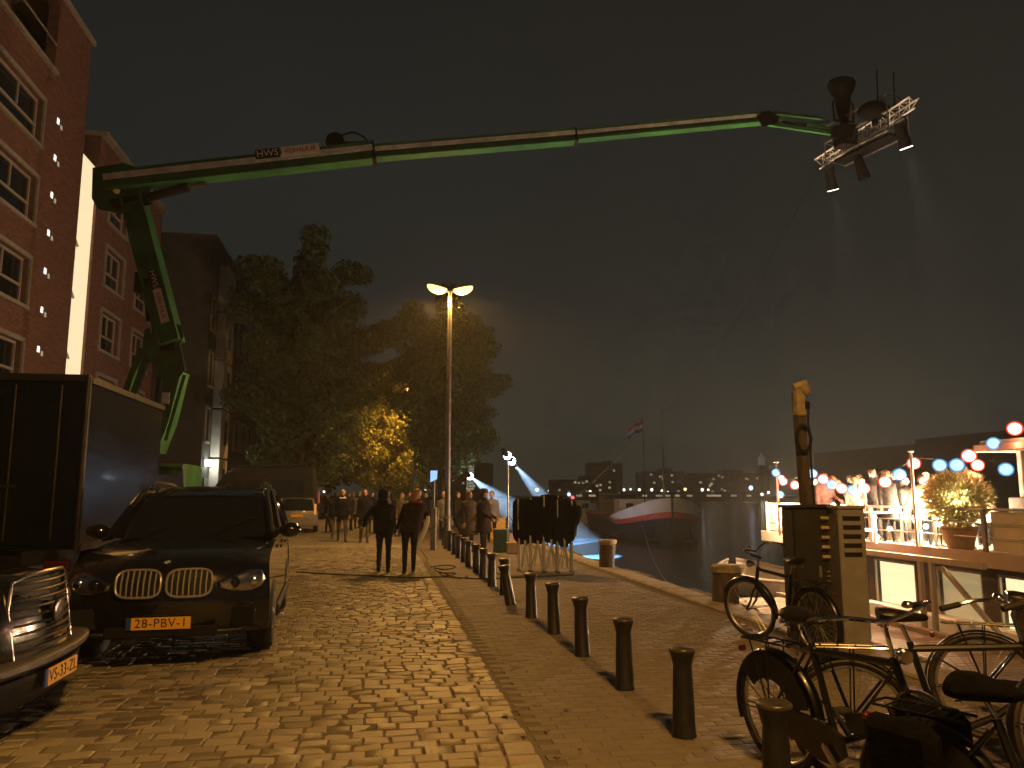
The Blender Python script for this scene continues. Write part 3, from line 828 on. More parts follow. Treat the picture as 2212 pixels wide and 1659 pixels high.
# ------------------------------------------------------------------ trees
def make_tree(label, loc, height, rad, base, seed, nleaf=15000, leaf=.17, squash=1.0, leafmat='leaf'):
    r = random.Random(seed); nr = np.random.RandomState(seed)
    t = thing('street_tree', label, 'tree', loc, r.uniform(0, 6), 'trees along the street')
    tr = MB(); pts = []; rs = []
    lean = (r.uniform(-.2, .2), r.uniform(-.2, .2))
    top = height * .82
    for k in range(9):
        f = k / 8; pts.append((lean[0] * f * f + .1 * math.sin(f * 5 + seed), lean[1] * f * f, top * f)); rs.append(.19 * (1 - f) ** .8 * (height / 13) + .02)
    rs[0] *= 1.35
    tr.tube(pts, rs, 9)
    cl = []
    nb = 34
    for k in range(nb):
        f = .0 + k / nb
        z0 = base * .75 + (top - base * .75) * f
        i = min(7, int(z0 / top * 8)); q = Vector(pts[i]).lerp(Vector(pts[i + 1]), z0 / top * 8 - i)
        a = k * 2.4 + r.uniform(-.4, .4)
        ff = (z0 - base * .75) / (height - base * .75)
        ln = rad * squash * (math.sin(math.pi * min(1, max(.10, .17 + .74 * ff))) ** .75) * r.uniform(.72, 1.12)
        e = q + Vector((math.cos(a) * ln, math.sin(a) * ln, ln * r.uniform(.28, .65)))
        mid = q.lerp(e, .5) + Vector((0, 0, -.08 * ln))
        tr.tube([q, mid, e], [.055 * (1.1 - f) + .015, .03, .008], 5)
        for g in (.35, .55, .75, .92, 1.05):
            c = q.lerp(e, g) + Vector((r.gauss(0, .3), r.gauss(0, .3), r.gauss(.05, .25)))
            cl.append((c, r.uniform(.45, 1.0) * (.7 + .5 * rad / 4)))
    cl.append((Vector(pts[-1]) + Vector((0, 0, height * .1)), .9)); cl.append((Vector(pts[-1]) + Vector((.3, .2, height * .05)), 1.0))
    tr.build('trunk', 'tree_bark', t, True)
    w = np.array([c[1] ** 2 for c in cl]); w /= w.sum()
    idx = nr.choice(len(cl), nleaf, p=w)
    cen = np.array([tuple(c[0]) for c in cl])[idx]; rr_ = np.array([c[1] for c in cl])[idx]
    d = nr.normal(size=(nleaf, 3)); d /= np.linalg.norm(d, axis=1)[:, None]
    pos = cen + d * (rr_ * nr.uniform(.25, 1.0, nleaf) ** .6)[:, None] * np.array([1, 1, .72])
    u = nr.normal(size=(nleaf, 3)); u /= np.linalg.norm(u, axis=1)[:, None]
    v = np.cross(u, nr.normal(size=(nleaf, 3))); v /= np.linalg.norm(v, axis=1)[:, None]
    s = nr.uniform(.45, 1.45, nleaf)[:, None] * leaf
    V = np.empty((nleaf, 4, 3)); V[:, 0] = pos - u * s * .55; V[:, 1] = pos + v * s * .38; V[:, 2] = pos + u * s * .6; V[:, 3] = pos - v * s * .38
    me = bpy.data.meshes.new('crown')
    me.from_pydata(V.reshape(-1, 3).tolist(), [], np.arange(nleaf * 4).reshape(-1, 4).tolist())
    me.materials.append(MATS[leafmat]); me.update()
    o = link('crown', me, t); o['kind'] = 'stuff'
    return t
make_tree('large dark street tree left of the road, beside the dark building', (-4.2, 42.5, 0), 15.8, 3.6, 3.2, 1, 68000, .19)
make_tree('rounded tree on the quay behind the lit street lamp', (3.3, 42.0, 0), 13.2, 2.9, 3.7, 2, 46000, .17)
make_tree('second tree of the quay row with lamplit yellow leaves', (.9, 52.2, 0), 11.0, 3.2, 1.7, 3, 30000, .19, leafmat='leaf_yellow_lit')
make_tree('third tree of the quay row', (1.8, 60.5, 0), 12.0, 3.0, 2.4, 4, 24000, .24, leafmat='leaf_yellow_lit')
make_tree('last tree of the quay row by the farthest lamp', (2.7, 69.5, 0), 12.5, 3.5, 2.8, 5, 20000, .26)
make_tree('middle tree of the row in front of the houses', (-4.3, 50.5, 0), 13.8, 3.2, 3.2, 6, 36000, .2)
make_tree('far tree of the row in front of the houses', (-3.8, 60, 0), 13.0, 3.1, 3.0, 7, 22000, .26)

# ------------------------------------------------------------------ parking sign, barrier, ground cables
p = at_d(936, 1066, 23.2)
t = thing('lit_sign', 'small blue backlit sign on a broad grey post left of the lamp post', 'sign', (p.x, p.y, 0), -YAW)
m = MB(); m.box((.02, 0, .62), (.17, .13, 1.25), bevel=.02); m.cone((.02, 0, 1.25), (.02, 0, 2.0), .035, .035, 10); m.build('post', 'grey_metal', t)
m = MB(); m.add([(-.09, -.03, 1.98), (.10, -.03, 2.07), (.11, -.03, 2.32), (-.09, -.03, 2.32), (-.09, .03, 1.98), (.10, .03, 2.07), (.11, .03, 2.32), (-.09, .03, 2.32)],
               [(0, 1, 2, 3), (4, 5, 6, 7), (0, 1, 5, 4), (1, 2, 6, 5), (2, 3, 7, 6), (3, 0, 4, 7)]); m.build('sign_panel', 'blue_sign', t)
p = at_z(948, 1160)
t = thing('barrier_board', 'black and yellow striped barrier board beside the lamp post', 'barrier', (p.x, p.y, 0), -YAW)
for k, mm in ((0, 'hazard_yellow'), (1, 'plate_ink'), (2, 'hazard_yellow')):
    m = MB(); m.box((0, 0, .72 + k * .075), (.36, .03, .072)); m.build('stripe', mm, t)
for s in (-.15, .15):
    m = MB(); m.box((s, .02, .34), (.04, .03, .68)); m.box((s, .02, .02), (.05, .4, .04)); m.build('leg', 'grey_metal', t)

def cable(label, pts, r=.012, n=6):
    m = MB(); q = []
    P = [Vector((a, b, r * .8 + .006)) for a, b in pts]
    for i in range(len(P) - 1):
        p0 = P[max(0, i - 1)]; p1 = P[i]; p2 = P[i + 1]; p3 = P[min(len(P) - 1, i + 2)]
        for k in range(6):
            s = k / 6
            q.append(.5 * ((2 * p1) + (p2 - p0) * s + (2 * p0 - 5 * p1 + 4 * p2 - p3) * s * s + (3 * p1 - p0 - 3 * p2 + p3) * s ** 3))
    q.append(P[-1]); m.tube(q, r, n)
    tag(m.build('power_cable', 'cable_black', None, True), label, 'cable', 'power cables on the ground')
cable('black cable running across the setts in front of the couple', [tuple(at_z(x, y).xy) for x, y in ((640, 1237), (720, 1242), (800, 1245), (880, 1249), (960, 1248), (1040, 1252), (1120, 1249), (1240, 1243))])
cable('black cable coiled on the quay bricks beside the kerb', [tuple(at_z(x, y).xy) for x, y in ((930, 1226), (962, 1222), (985, 1226), (960, 1232), (938, 1228), (950, 1238), (985, 1240), (960, 1246), (948, 1236), (990, 1250), (1010, 1246))])
cable('black cable along the bollard row to the tents', [tuple(at_z(x, y).xy) for x, y in ((1010, 1222), (1040, 1218), (1075, 1240), (1110, 1246), (1150, 1243))], .01)
# ------------------------------------------------------------------ vehicles (local: +x forward, +y left)
def arch(cx, r, z0, n=9):
    """points of a wheel arch from front to back along the sill"""
    a0 = math.asin(min(1, max(-1, (z0 - .35) / r)))
    return [(cx + r * math.cos(a0 + (math.pi - 2 * a0) * k / n), .35 + r * math.sin(a0 + (math.pi - 2 * a0) * k / n)) for k in range(n + 1)]
def sweep(m, prof, hw, bulge_f=.0, bulge_r=.0, xf=2, xr=-2, crown=.03, tumble=None, pw=2.6, vs=(-1, -.96, -.85, -.62, -.3, 0, .3, .62, .85, .96, 1), zmin_c=.6, mi=0):
    rows = []
    for v in vs:
        row = []
        for (x, z) in prof:
            X = x
            fr = max(0, (x - xf + .9) / .9); X -= bulge_f * abs(v) ** pw * fr
            rr_ = max(0, (xr + .9 - x) / .9); X += bulge_r * abs(v) ** pw * rr_
            w = hw if tumble is None else hw - tumble(z)
            edge = 0.0 if abs(v) < .95 else 0
            zz = z - (crown * abs(v) ** 3 if z > zmin_c else 0)
            row.append((X, v * w, zz))
        rows.append(row)
    n = len(prof); V = [p for r in rows for p in r]; F = []
    for j in range(len(vs) - 1):
        for i in range(n):
            k = (i + 1) % n
            F.append((j * n + i, j * n + k, (j + 1) * n + k, (j + 1) * n + i))
    F += [tuple(range(n)), tuple(range((len(vs) - 1) * n, len(vs) * n))[::-1]]
    m.add(V, F, mi)
def wheel(parent, x, y, r=.35, w=.22, spokes=5):
    s = 1 if y > 0 else -1
    t = MB(); t.lathe([(r * .64, -w / 2), (r * .9, -w / 2), (r * .985, -w * .36), (r, -w * .2), (r, w * .2), (r * .985, w * .36), (r * .9, w / 2), (r * .64, w / 2)], (x, y, r), 26, 'y'); wo = t.build('wheel', 'rubber', parent, True)
    t = MB(); t.lathe([(r * .66, -w * .4), (r * .62, w * .36 * s), (r * .66, w * .44 * s)], (x, y, r), 24, 'y')
    for k in range(spokes):
        a = 2 * math.pi * k / spokes + .3
        t.bar((x + math.cos(a) * r * .1, y + s * w * .40, r + math.sin(a) * r * .1), (x + math.cos(a) * r * .63, y + s * w * .36, r + math.sin(a) * r * .63), .03, r * .20, up=(0, 1, 0))
    t.lathe([(.0, w * .43 * s), (r * .17, w * .42 * s), (r * .18, w * .3 * s)], (x, y, r), 12, 'y')
    t.build('rim', 'alloy', wo, True)
def plate(parent, origin, xdir, updir, txt, w=.52, h=.11, blue=True, txtsize=None):
    x = Vector(xdir).normalized(); u = Vector(updir).normalized(); n = x.cross(u)
    Mx = Matrix((x, u, n)).transposed()
    o = MB(); o.box(origin, (w, h, .012), rot=Mx); po = o.build('number_plate', 'plate_yellow', parent)
    if blue:
        o = MB(); o.box(Vector(origin) - x * (w / 2 + .02), (.045, h, .013), rot=Mx); o.build('plate_band', 'plate_blue', po)
    place_text(po, txt, txtsize or h * 1.02, 'plate_ink', Vector(origin) + n * .006, x, u, .002, 1.08)

# ---- black SUV with kidney grille
SUV = thing('parked_car', 'black off-road car with twin chrome-barred grille and plate 28-PBV-1', 'car', (-2.17, 10.37, 0), R(-90 + 3.9), 'parked vehicles')
hwS = .945
profS = [(2.36, .30), (2.42, .42), (2.44, .58), (2.43, .72), (2.40, .86), (2.33, .95), (2.18, 1.02), (1.75, 1.09), (1.25, 1.135), (.95, 1.16), (.4, 1.18), (-.6, 1.19), (-1.6, 1.20), (-2.2, 1.19), (-2.33, 1.10), (-2.40, .85), (-2.42, .55), (-2.36, .34)] + \
        [(-1.86, .30)] + arch(-1.45, .40, .30)[::-1] + [(-.98, .27), (.98, .27)] + arch(1.46, .40, .28)[::-1] + [(1.93, .28)]
m = MB(); sweep(m, profS, hwS, .34, .2, 2.44, -2.42, .07, tumble=lambda z: .05 * max(0, (z - .75)) ** 1 * 2 + .06 * max(0, .45 - z)); body = m.build('body', 'paint_black', SUV, True)
profG = [(.98, 1.15), (.55, 1.42), (.18, 1.63), (-.1, 1.70), (-.6, 1.735), (-1.3, 1.725), (-1.85, 1.67), (-2.05, 1.60), (-2.28, 1.17)]
m = MB(); sweep(m, profG, .86, .14, .1, .98, -2.28, .03, tumble=lambda z: .30 * max(0, z - 1.15), zmin_c=1.3, pw=2.2); m.build('windows', 'dark_glass', SUV, True)
profR = [(.22, 1.625), (-.1, 1.708), (-.6, 1.744), (-1.3, 1.734), (-1.85, 1.68), (-2.12, 1.60), (-2.08, 1.57), (-1.3, 1.69), (-.5, 1.70), (-.05, 1.66), (.14, 1.60)]
m = MB(); sweep(m, profR, .742, .14, .1, .5, -2.28, .03, zmin_c=1.3); m.build('roof', 'paint_black', SUV, True)
for s in (-1, 1):
    m = MB(); m.tube([(.96, s * .86, 1.17), (.50, s * .79, 1.44), (.14, s * .735, 1.635), (-.3, s * .715, 1.70)], [.045, .04, .035, .03], 8); m.build('pillar', 'paint_black', SUV, True)
    m = MB(); m.tube([(-1.9, s * .80, 1.18), (-2.02, s * .73, 1.45), (-1.95, s * .70, 1.63)], [.13, .11, .05], 8); m.build('pillar', 'paint_black', SUV, True)
    m = MB(); m.bar((-.55, s * .845, 1.18), (-.62, s * .72, 1.68), .05, .10); m.build('pillar', 'black_trim', SUV)
    m = MB(); m.tube([(-.05, s * .66, 1.70), (-.12, s * .665, 1.765), (-.3, s * .665, 1.785), (-1.2, s * .66, 1.785), (-1.6, s * .655, 1.76), (-1.7, s * .65, 1.70)], .021, 8); m.build('roof_rail', 'chrome', SUV, True)
    # mirror
    m = MB(); m.ball((.62, s * 1.06, 1.215), 1, 14, 8, sc=(.10, .135, .088)); m.bar((.66, s * .84, 1.18), (.63, s * .98, 1.20), .05, .05); mi_ = m.build('mirror', 'paint_black', SUV, True)
    # headlamp on the curved front
    def fx(y, z, off=0):
        zz = [(.42, 2.42), (.58, 2.44), (.72, 2.43), (.86, 2.40), (.95, 2.33), (1.02, 2.18)]
        x = zz[-1][1]
        for (a, xa), (b, xb) in zip(zz, zz[1:]):
            if a <= z <= b: x = xa + (xb - xa) * (z - a) / (b - a); break
        fr = max(0, (x - 2.44 + .9) / .9)
        return x - .34 * abs(y / hwS) ** 2.6 * fr + off
    ol = [(.47, .80), (.60, .855), (.76, .90), (.86, .885), (.90, .80), (.87, .735), (.78, .70), (.62, .70), (.50, .745)]
    m = MB(); rg = []
    for off, sc in ((-.06, 1), (.004, 1), (.02, .93), (.03, .80)):
        cy0, cz0 = .69, .79
        rg.append([(fx(cy0 + (a - cy0) * sc, cz0 + (b - cz0) * sc) + off, s * (cy0 + (a - cy0) * sc), cz0 + (b - cz0) * sc) for a, b in ol])
    m.loft(rg); hl = m.build('headlamp', 'lamp_reflector', SUV, True)
    for yy, rd in ((.62, .055), (.79, .064)):
        m = MB(); x0 = fx(yy, .79) + .03
        m.lathe([(rd, -.02), (rd, .006), (rd * .85, .012), (rd * .72, .004), (rd * .45, .016), (0, .02)], (x0 - .004, s * yy, .79), 16, 'x'); m.build('lamp_ring', 'chrome' if yy > .7 else 'dark_glass', hl, True)
    m = MB(); m.lathe([(.062, -.03), (.062, .004), (.05, .012), (0, .018)], (fx(.66, .50) + .005, s * .66, .50), 16, 'x'); m.build('fog_lamp', 'lamp_reflector', SUV, True)
    m = MB(); m.box((fx(.62, .47) - .01, s * .62, .475), (.04, .44, .20), rz=-s * .30, bevel=.04); m.build('bumper_inset', 'black_trim', SUV)
    m = MB(); m.tube([(fx(yy, .36) + .0 if False else fx(yy, .43) - .012, s * yy, .345) for yy in (.28, .40, .55, .70)], .011, 6); m.build('bumper_strip', 'chrome', SUV, True)
    # kidney grille
    oy, oz, a, b = .225, .805, .20, .125
    ring = []
    for k in range(28):
        t_ = 2 * math.pi * k / 28; c_, s_ = math.cos(t_), math.sin(t_)
        yy = oy + a * math.copysign(abs(c_) ** .55, c_); zz = oz + b * math.copysign(abs(s_) ** .55, s_)
        ring.append((fx(yy, zz) + .034, s * yy, zz))
    m = MB(); m.tube(ring, .0125, 8, closed=True); gr = m.build('grille', 'grille_silver', SUV, True)
    m = MB(); m.add([(p[0] - .020, p[1], p[2]) for p in ring] + [(fx(oy, oz) + .014, s * oy, oz)], [(k, (k + 1) % 28, 28) for k in range(28)]); m.build('grille_back', 'black_trim', gr)
    for k in range(7):
        yy = oy + a * (-.75 + 1.5 * k / 6)
        m = MB(); m.tube([(fx(yy, oz - .117) + .032, s * yy, oz - .117), (fx(yy, oz) + .036, s * yy, oz), (fx(yy, oz + .117) + .032, s * yy, oz + .117)], .0085, 6); m.build('bar', 'grille_silver', gr, True)
    for x in (-1.45, 1.46): wheel(SUV, x, s * .83, .375, .25, 7)
    m = MB(); m.box((-.25, s * .955, .34), (2.3, .05, .09), bevel=.02); m.build('sill', 'black_trim', SUV)
    m = MB(); m.bar((1.0, s * .915, 1.135), (-1.9, s * .905, 1.165), .02, .02); m.build('window_trim', 'chrome', SUV)
    for x in (.15, -.95):
        m = MB(); m.box((x, s * .937, 1.0), (.22, .03, .035), bevel=.01); m.build('door_handle', 'paint_black', SUV)
m = MB(); m.lathe([(.040, -.01), (.041, .004), (.036, .007), (0, .008)], (0, 0, 0), 20, 'x'); m.xform(Matrix.Translation((2.30, 0, .985)) @ Matrix.Rotation(R(-60), 4, 'Y')); bd = m.build('badge', 'chrome', SUV, True)
for q in range(4):
    m = MB(); pts_ = [(0, 0)] + [(.026 * math.cos(R(90 * q + 18 * k)), .026 * math.sin(R(90 * q + 18 * k))) for k in range(6)]
    m.add([(.0105, a_, b_) for a_, b_ in pts_], [tuple(range(7))]); m.xform(Matrix.Translation((2.30, 0, .985)) @ Matrix.Rotation(R(-60), 4, 'Y')); m.build('badge_quarter', 'badge_blue' if q % 2 else 'white_paint', bd)
plate(SUV, (2.452, 0, .445), (0, 1, 0), (0, 0, 1), '28-PBV-1')
m = MB(); m.box((2.42, 0, .36), (.03, 1.0, .10), bevel=.02); m.build('lower_intake', 'black_trim', SUV)
m = MB(); m.bar((.9, -.45, 1.21), (.55, .1, 1.40), .02, .012); m.build('wiper', 'black_trim', SUV); m = MB(); m.bar((.93, .25, 1.20), (.6, .62, 1.37), .02, .012); m.build('wiper', 'black_trim', SUV)

# ---- black saloon with tall chrome-barred grille, nose to the road
TX = thing('parked_car', 'black car with tall horizontal chrome grille, nose cut by the left edge', 'car', (-4.62, 6.26, 0), 0, 'parked vehicles')
hwT = .87
profT = [(2.22, .24), (2.30, .34), (2.31, .55), (2.28, .75), (2.22, .93), (2.10, 1.00), (1.6, 1.06), (.95, 1.10), (-.6, 1.10), (-1.9, 1.08), (-2.25, .98), (-2.32, .6), (-2.25, .3)] + [(-1.80, .26)] + arch(-1.42, .37, .26)[::-1] + [(-1.02, .24), (1.02, .24)] + arch(1.42, .37, .24)[::-1] + [(1.82, .22)]
m = MB(); sweep(m, profT, hwT, .26, .2, 2.31, -2.3, .08, tumble=lambda z: .08 * max(0, z - .7) + .06 * max(0, .4 - z)); m.build('body', 'paint_black', TX, True)
m = MB(); sweep(m, [(.95, 1.08), (.35, 1.40), (0, 1.52), (-.7, 1.56), (-1.4, 1.48), (-1.95, 1.10)], .78, .12, .1, .95, -1.95, .03, tumble=lambda z: .28 * max(0, z - 1.1), zmin_c=1.3); m.build('windows', 'dark_glass', TX, True)
m = MB(); sweep(m, [(.02, 1.525), (-.7, 1.572), (-1.42, 1.49), (-1.4, 1.46), (-.7, 1.54), (0, 1.50)], .665, .1, .1, .5, -2, .03, zmin_c=1.3); m.build('roof', 'paint_black', TX, True)
for s in (-1, 1):
    m = MB(); m.tube([(.94, s * .78, 1.10), (.35, s * .70, 1.41), (-.02, s * .66, 1.53)], .035, 8); m.build('pillar', 'paint_black', TX, True)
    for x in (-1.42, 1.42): wheel(TX, x, s * .76, .34, .2, 6)
    m = MB(); m.lathe([(.085, -.06), (.088, .0), (.078, .02), (0, .035)], (2.10, s * .70, .74), 18, 'x'); h_ = m.build('headlamp', 'lamp_reflector', TX, True)
    m = MB(); m.lathe([(.088, -.01), (.100, .006), (.093, .022), (.084, .012)], (2.10, s * .70, .74), 20, 'x'); m.build('lamp_ring', 'chrome', h_, True)
    m = MB(); m.ball((.55, s * .98, 1.10), 1, 12, 8, sc=(.08, .11, .07)); m.bar((.55, s * .8, 1.07), (.55, s * .93, 1.09), .04, .04); m.build('mirror', 'paint_black', TX, True)
# grille: frame, backing and chrome bars, proud of the nose
gx = lambda y: 2.335 - .10 * (abs(y) / .5) ** 2
def gpt(y, z, off=0): return (gx(y) - (z - .5) * .16 + off, y, z)
m = MB(); m.loft([[gpt(.47 * c, zz, -.02) for c in (-1, -.6, 0, .6, 1)] for zz in (.50, .75, .99)], caps=False, closed=False); m.loft([[gpt(.47, zz, o_) for o_ in (-.02, -.15)] for zz in (.50, .99)], caps=False, closed=False); m.loft([[gpt(-.47, zz, o_) for o_ in (-.02, -.15)] for zz in (.50, .99)], caps=False, closed=False); GR = m.build('grille', 'black_trim', TX)
m = MB(); m.tube([gpt(-.48, .48), gpt(-.49, .8), gpt(-.44, .98), gpt(-.3, 1.015), gpt(0, 1.025), gpt(.3, 1.015), gpt(.44, .98), gpt(.49, .8), gpt(.48, .48)], .016, 8); m.build('grille_frame', 'chrome_dull', GR, True)
for k in range(9):
    zz = .53 + k * .054
    m = MB(); m.tube([gpt(.47 * c, zz, .006) for c in (-1, -.75, -.5, -.25, 0, .25, .5, .75, 1)], .0095, 6); m.build('bar', 'chrome_dull', GR, True)
m = MB(); m.lathe([(.085, -.01), (.087, .008), (.07, .016), (.04, .012), (0, .02)], (2.352 - .025, 0, .74), 22, 'x'); m.build('badge', 'chrome_dull', GR, True)
# bumper, plate and the lower apron
m = MB(); bz = .44
m.loft([[(2.335 - .13 * abs(y / .9) ** 2.4 + dx, y, bz + dz) for dx, dz in ((-.10, -.042), (.02, -.04), (.045, -.015), (.045, .02), (.02, .04), (-.10, .045))] for y in [-.9 + .1 * k for k in range(19)]]); m.build('bumper', 'dull_metal', TX, True)
m = MB(); m.loft([[(2.33 - .16 * abs(y / .88) ** 2.4 + dx, y, z) for dx, z in ((-.2, .17), (-.06, .16), (.0, .22), (.02, .37), (-.15, .375))] for y in [-.88 + .11 * k for k in range(17)]]); m.build('apron', 'black_trim', TX, True)
for ch_ in TX.children:
    if ch_.name.startswith('wheel'): ch_.location.z = -.07
TX.location.z = .07
plate(TX, (2.372, .04, .315), (0, 1, 0), (0, 0, 1), 'VS-33-ZL', .52, .115, True)

# ---- dark box truck
TK = thing('box_truck', 'tall glossy dark navy box truck behind the black cars', 'truck', (-5.42, 15.2, 0), R(90), 'parked vehicles')
# local x forward (=+Y world), y left (=-X world); rear face at x = -3.3, right side at y = -1.3
m = MB(); m.box((-1.4, 0, 2.08), (3.8, 2.5, 2.42), bevel=.03); m.build('box', 'truck_navy', TK)
for y_ in (-1, 1):
    m = MB(); m.tube([(-3.33, y_ * 1.235, .86), (-3.33, y_ * 1.235, 3.31)], .045, 10); m.build('corner_post', 'truck_metal', TK, True)
    m = MB(); m.box((-1.4, y_ * 1.262, 3.27), (3.8, .05, .09)); m.build('roof_rail', 'truck_metal', TK)
    m = MB(); m.box((-1.4, y_ * 1.262, .90), (3.8, .05, .10)); m.build('floor_rail', 'truck_metal', TK)
    m = MB(); m.box((-3.315, y_ * .615, 2.08), (.03, 1.20, 2.30), bevel=.01); d_ = m.build('door', 'truck_navy', TK)
    for q in (.3, .9):
        m = MB(); m.tube([(-3.352, y_ * q, 1.0), (-3.352, y_ * q, 3.18)], .016, 8); m.build('lock_rod', 'truck_metal', d_, True)
    m = MB(); m.box((-3.36, y_ * .3, 1.75), (.03, .25, .04)); m.build('handle', 'truck_metal', d_)
    m = MB(); m.box((-3.34, y_ * 1.0, .66), (.05, .32, .12), bevel=.015); m.build('tail_lamp', 'paint_red', TK)
    for x in (-1.9, 2.4): wheel(TK, x, y_ * 1.02, .44, .28, 8)
m = MB(); m.box((-3.315, 0, 3.29), (.08, 2.5, .10)); m.build('door_header', 'truck_metal', TK)
m = MB(); m.box((0, 0, .72), (6.2, .9, .24)); m.box((-3.30, 0, .50), (.10, 2.3, .14)); m.build('chassis', 'black_trim', TK)
m = MB(); sweep(m, [(3.35, .45), (3.40, .9), (3.36, 1.35), (2.95, 2.25), (2.4, 2.05), (1.0, 2.08), (.96, .5)], 1.1, .1, 0, 3.4, 1.7, .05); m.build('cab', 'truck_navy', TK, True)
m = MB(); m.bar((3.375, 0, 1.42), (3.04, 0, 2.14), 1.86, .03, up=(1, 0, .5)); m.build('windscreen', 'dark_glass', TK)
m = MB(); m.box((-3.37, -.1, .62), (.02, .50, .11)); m.build('number_plate', 'plate_yellow', TK)

# ---- tall dark van parked across
p = at_d(556, 1066, 36.5)
VN = thing('parked_van', 'tall black van behind the off-road car, roof rail glinting', 'van', (p.x, p.y, 0), R(178), 'parked vehicles'); VN.scale = (1.05, 1.1, 1.18)
m = MB(); sweep(m, [(2.5, .4), (2.6, .75), (2.5, 1.05), (1.95, 1.22), (1.1, 2.28), (.8, 2.42), (-2.3, 2.48), (-2.5, 2.38), (-2.6, 1.2), (-2.6, .42), (-1.9, .38)] + arch(-1.5, .38, .38)[::-1] + [(-1.1, .36), (1.2, .36)] + arch(1.6, .38, .38)[::-1] + [(2.0, .38)], .96, .22, .05, 2.6, -2.6, .08, tumble=lambda z: .12 * max(0, z - 1.2)); m.build('body', 'paint_dark_van', VN, True)
m = MB(); m.bar((1.98, 0, 1.27), (1.16, 0, 2.22), 1.45, .03, up=(1, 0, .7)); m.build('windscreen', 'dark_glass', VN)
for s in (-1, 1):
    m = MB(); m.box((.9, s * .915, 1.62), (.9, .02, .55)); m.build('side_window', 'dark_glass', VN)
    m = MB(); m.box((-1.0, s * .905, 1.66), (2.2, .02, .55)); m.build('side_window', 'dark_glass', VN)
    m = MB(); m.tube([(.7, s * .74, 2.47), (-2.2, s * .74, 2.54)], .018, 6); m.build('roof_rail', 'chrome', VN)
    for x in (-1.5, 1.6): wheel(VN, x, s * .84, .36, .22, 5)
    m = MB(); m.box((-2.605, s * .78, 1.25), (.03, .12, .5), bevel=.01); m.build('tail_lamp', 'tail_red' if s < 0 else 'paint_red', VN)
    m = MB(); m.box((2.44, s * .72, .88), (.12, .28, .16), bevel=.03); m.build('headlamp', 'lamp_reflector', VN)
# ---- silver estate seen from behind
p = at_z(626, 1152)
SV = thing('parked_car', 'silver estate car seen from behind with one lit orange tail lamp', 'car', (p.x + .1, p.y + 2.2, 0), R(94), 'parked vehicles')
m = MB(); sweep(m, [(2.1, .3), (2.15, .6), (2.0, .78), (1.2, .92), (-1.9, .96), (-2.12, .92), (-2.16, .6), (-2.1, .3), (-1.7, .26)] + arch(-1.3, .34, .26)[::-1] + [(-.95, .24), (.95, .24)] + arch(1.3, .34, .24)[::-1] + [(1.7, .26)], .86, .2, .08, 2.15, -2.16, .04, tumble=lambda z: .08 * max(0, z - .7)); m.build('body', 'paint_silver', SV, True)
m = MB(); sweep(m, [(1.2, .92), (.4, 1.40), (-1.6, 1.46), (-1.85, 1.40), (-2.05, .94)], .79, .1, .08, 1.2, -2.05, .03, tumble=lambda z: .25 * max(0, z - .95)); m.build('windows', 'dark_glass', SV, True)
m = MB(); sweep(m, [(.45, 1.405), (-1.6, 1.475), (-1.9, 1.41), (-1.6, 1.44), (.4, 1.38)], .67, .1, .08, .6, -2.05, .03); m.build('roof', 'paint_silver', SV, True)
for s in (-1, 1):
    m = MB(); m.box((-2.06, s * .74, .98), (.07, .10, .46), bevel=.02); m.build('tail_lamp', 'tail_orange' if s < 0 else 'paint_red', SV)
    m = MB(); m.tube([(-2.02, s * .72, 1.0), (-1.84, s * .64, 1.42)], .045, 6); m.build('pillar', 'paint_silver', SV, True)
    for x in (-1.3, 1.3): wheel(SV, x, s * .76, .31, .2, 5)
m = MB(); m.box((-2.17, 0, .72), (.02, .5, .11)); m.build('number_plate', 'plate_yellow', SV)
# ---- red-lit hatchback further on
p = at_z(690, 1128)
HB = thing('parked_car', 'dark hatchback with a glowing red tail lamp beyond the black van', 'car', (p.x + .2, p.y + 9.0, 0), R(92), 'parked vehicles')
m = MB(); sweep(m, [(1.9, .3), (1.95, .6), (1.8, .8), (1.1, .95), (-1.75, 1.0), (-1.92, .9), (-1.95, .5), (-1.9, .3), (-1.5, .26)] + arch(-1.2, .33, .26)[::-1] + [(-.85, .24), (.85, .24)] + arch(1.2, .33, .24)[::-1] + [(1.55, .26)], .84, .2, .1, 1.95, -1.95, .04); m.build('body', 'paint_dark_van', HB, True)
m = MB(); sweep(m, [(1.1, .95), (.4, 1.45), (-1.3, 1.50), (-1.55, 1.42), (-1.85, .98)], .76, .1, .08, 1.1, -1.85, .03, tumble=lambda z: .25 * max(0, z - .95)); m.build('windows', 'dark_glass', HB, True)
for s in (-1, 1):
    m = MB(); m.box((-1.88, s * .72, 1.05), (.08, .14, .52), bevel=.02); m.build('tail_lamp', 'tail_red' if s < 0 else 'paint_red', HB)
    for x in (-1.2, 1.2): wheel(HB, x, s * .74, .30, .2, 5)
# ------------------------------------------------------------------ green articulated boom lift
DL = 20.5
base = at_d(352, 1066, DL); base.z = 0
LIFT = thing('boom_lift', 'huge green articulated boom lift reaching over the street to the water', 'boom lift', tuple(base))
def lpart(name, mats, fn, smooth=False, parent=None):
    m = MB(); fn(m); m.xform(Matrix.Translation(-base)); return m.build(name, mats, parent or LIFT, smooth)
Q = lambda x, y, d=DL: at_d(x, y, d)
def boxboom(m, a, b, w, h, h2=None):
    m.bar(a, b, w, h)
E1a, E1b = Q(232, 395, 20.2), Q(808, 331, 20.6)
N2 = Q(1242, 296, 20.9); N3 = Q(1652, 256, 21.2)
side = Vector((math.cos(YAW), -math.sin(YAW), 0)); toc = Vector((-math.sin(YAW), -math.cos(YAW), 0))
def along(a, b, f): return a + (b - a) * f
up = (E1b - E1a).normalized().cross(toc); up = up if up.z > 0 else -up
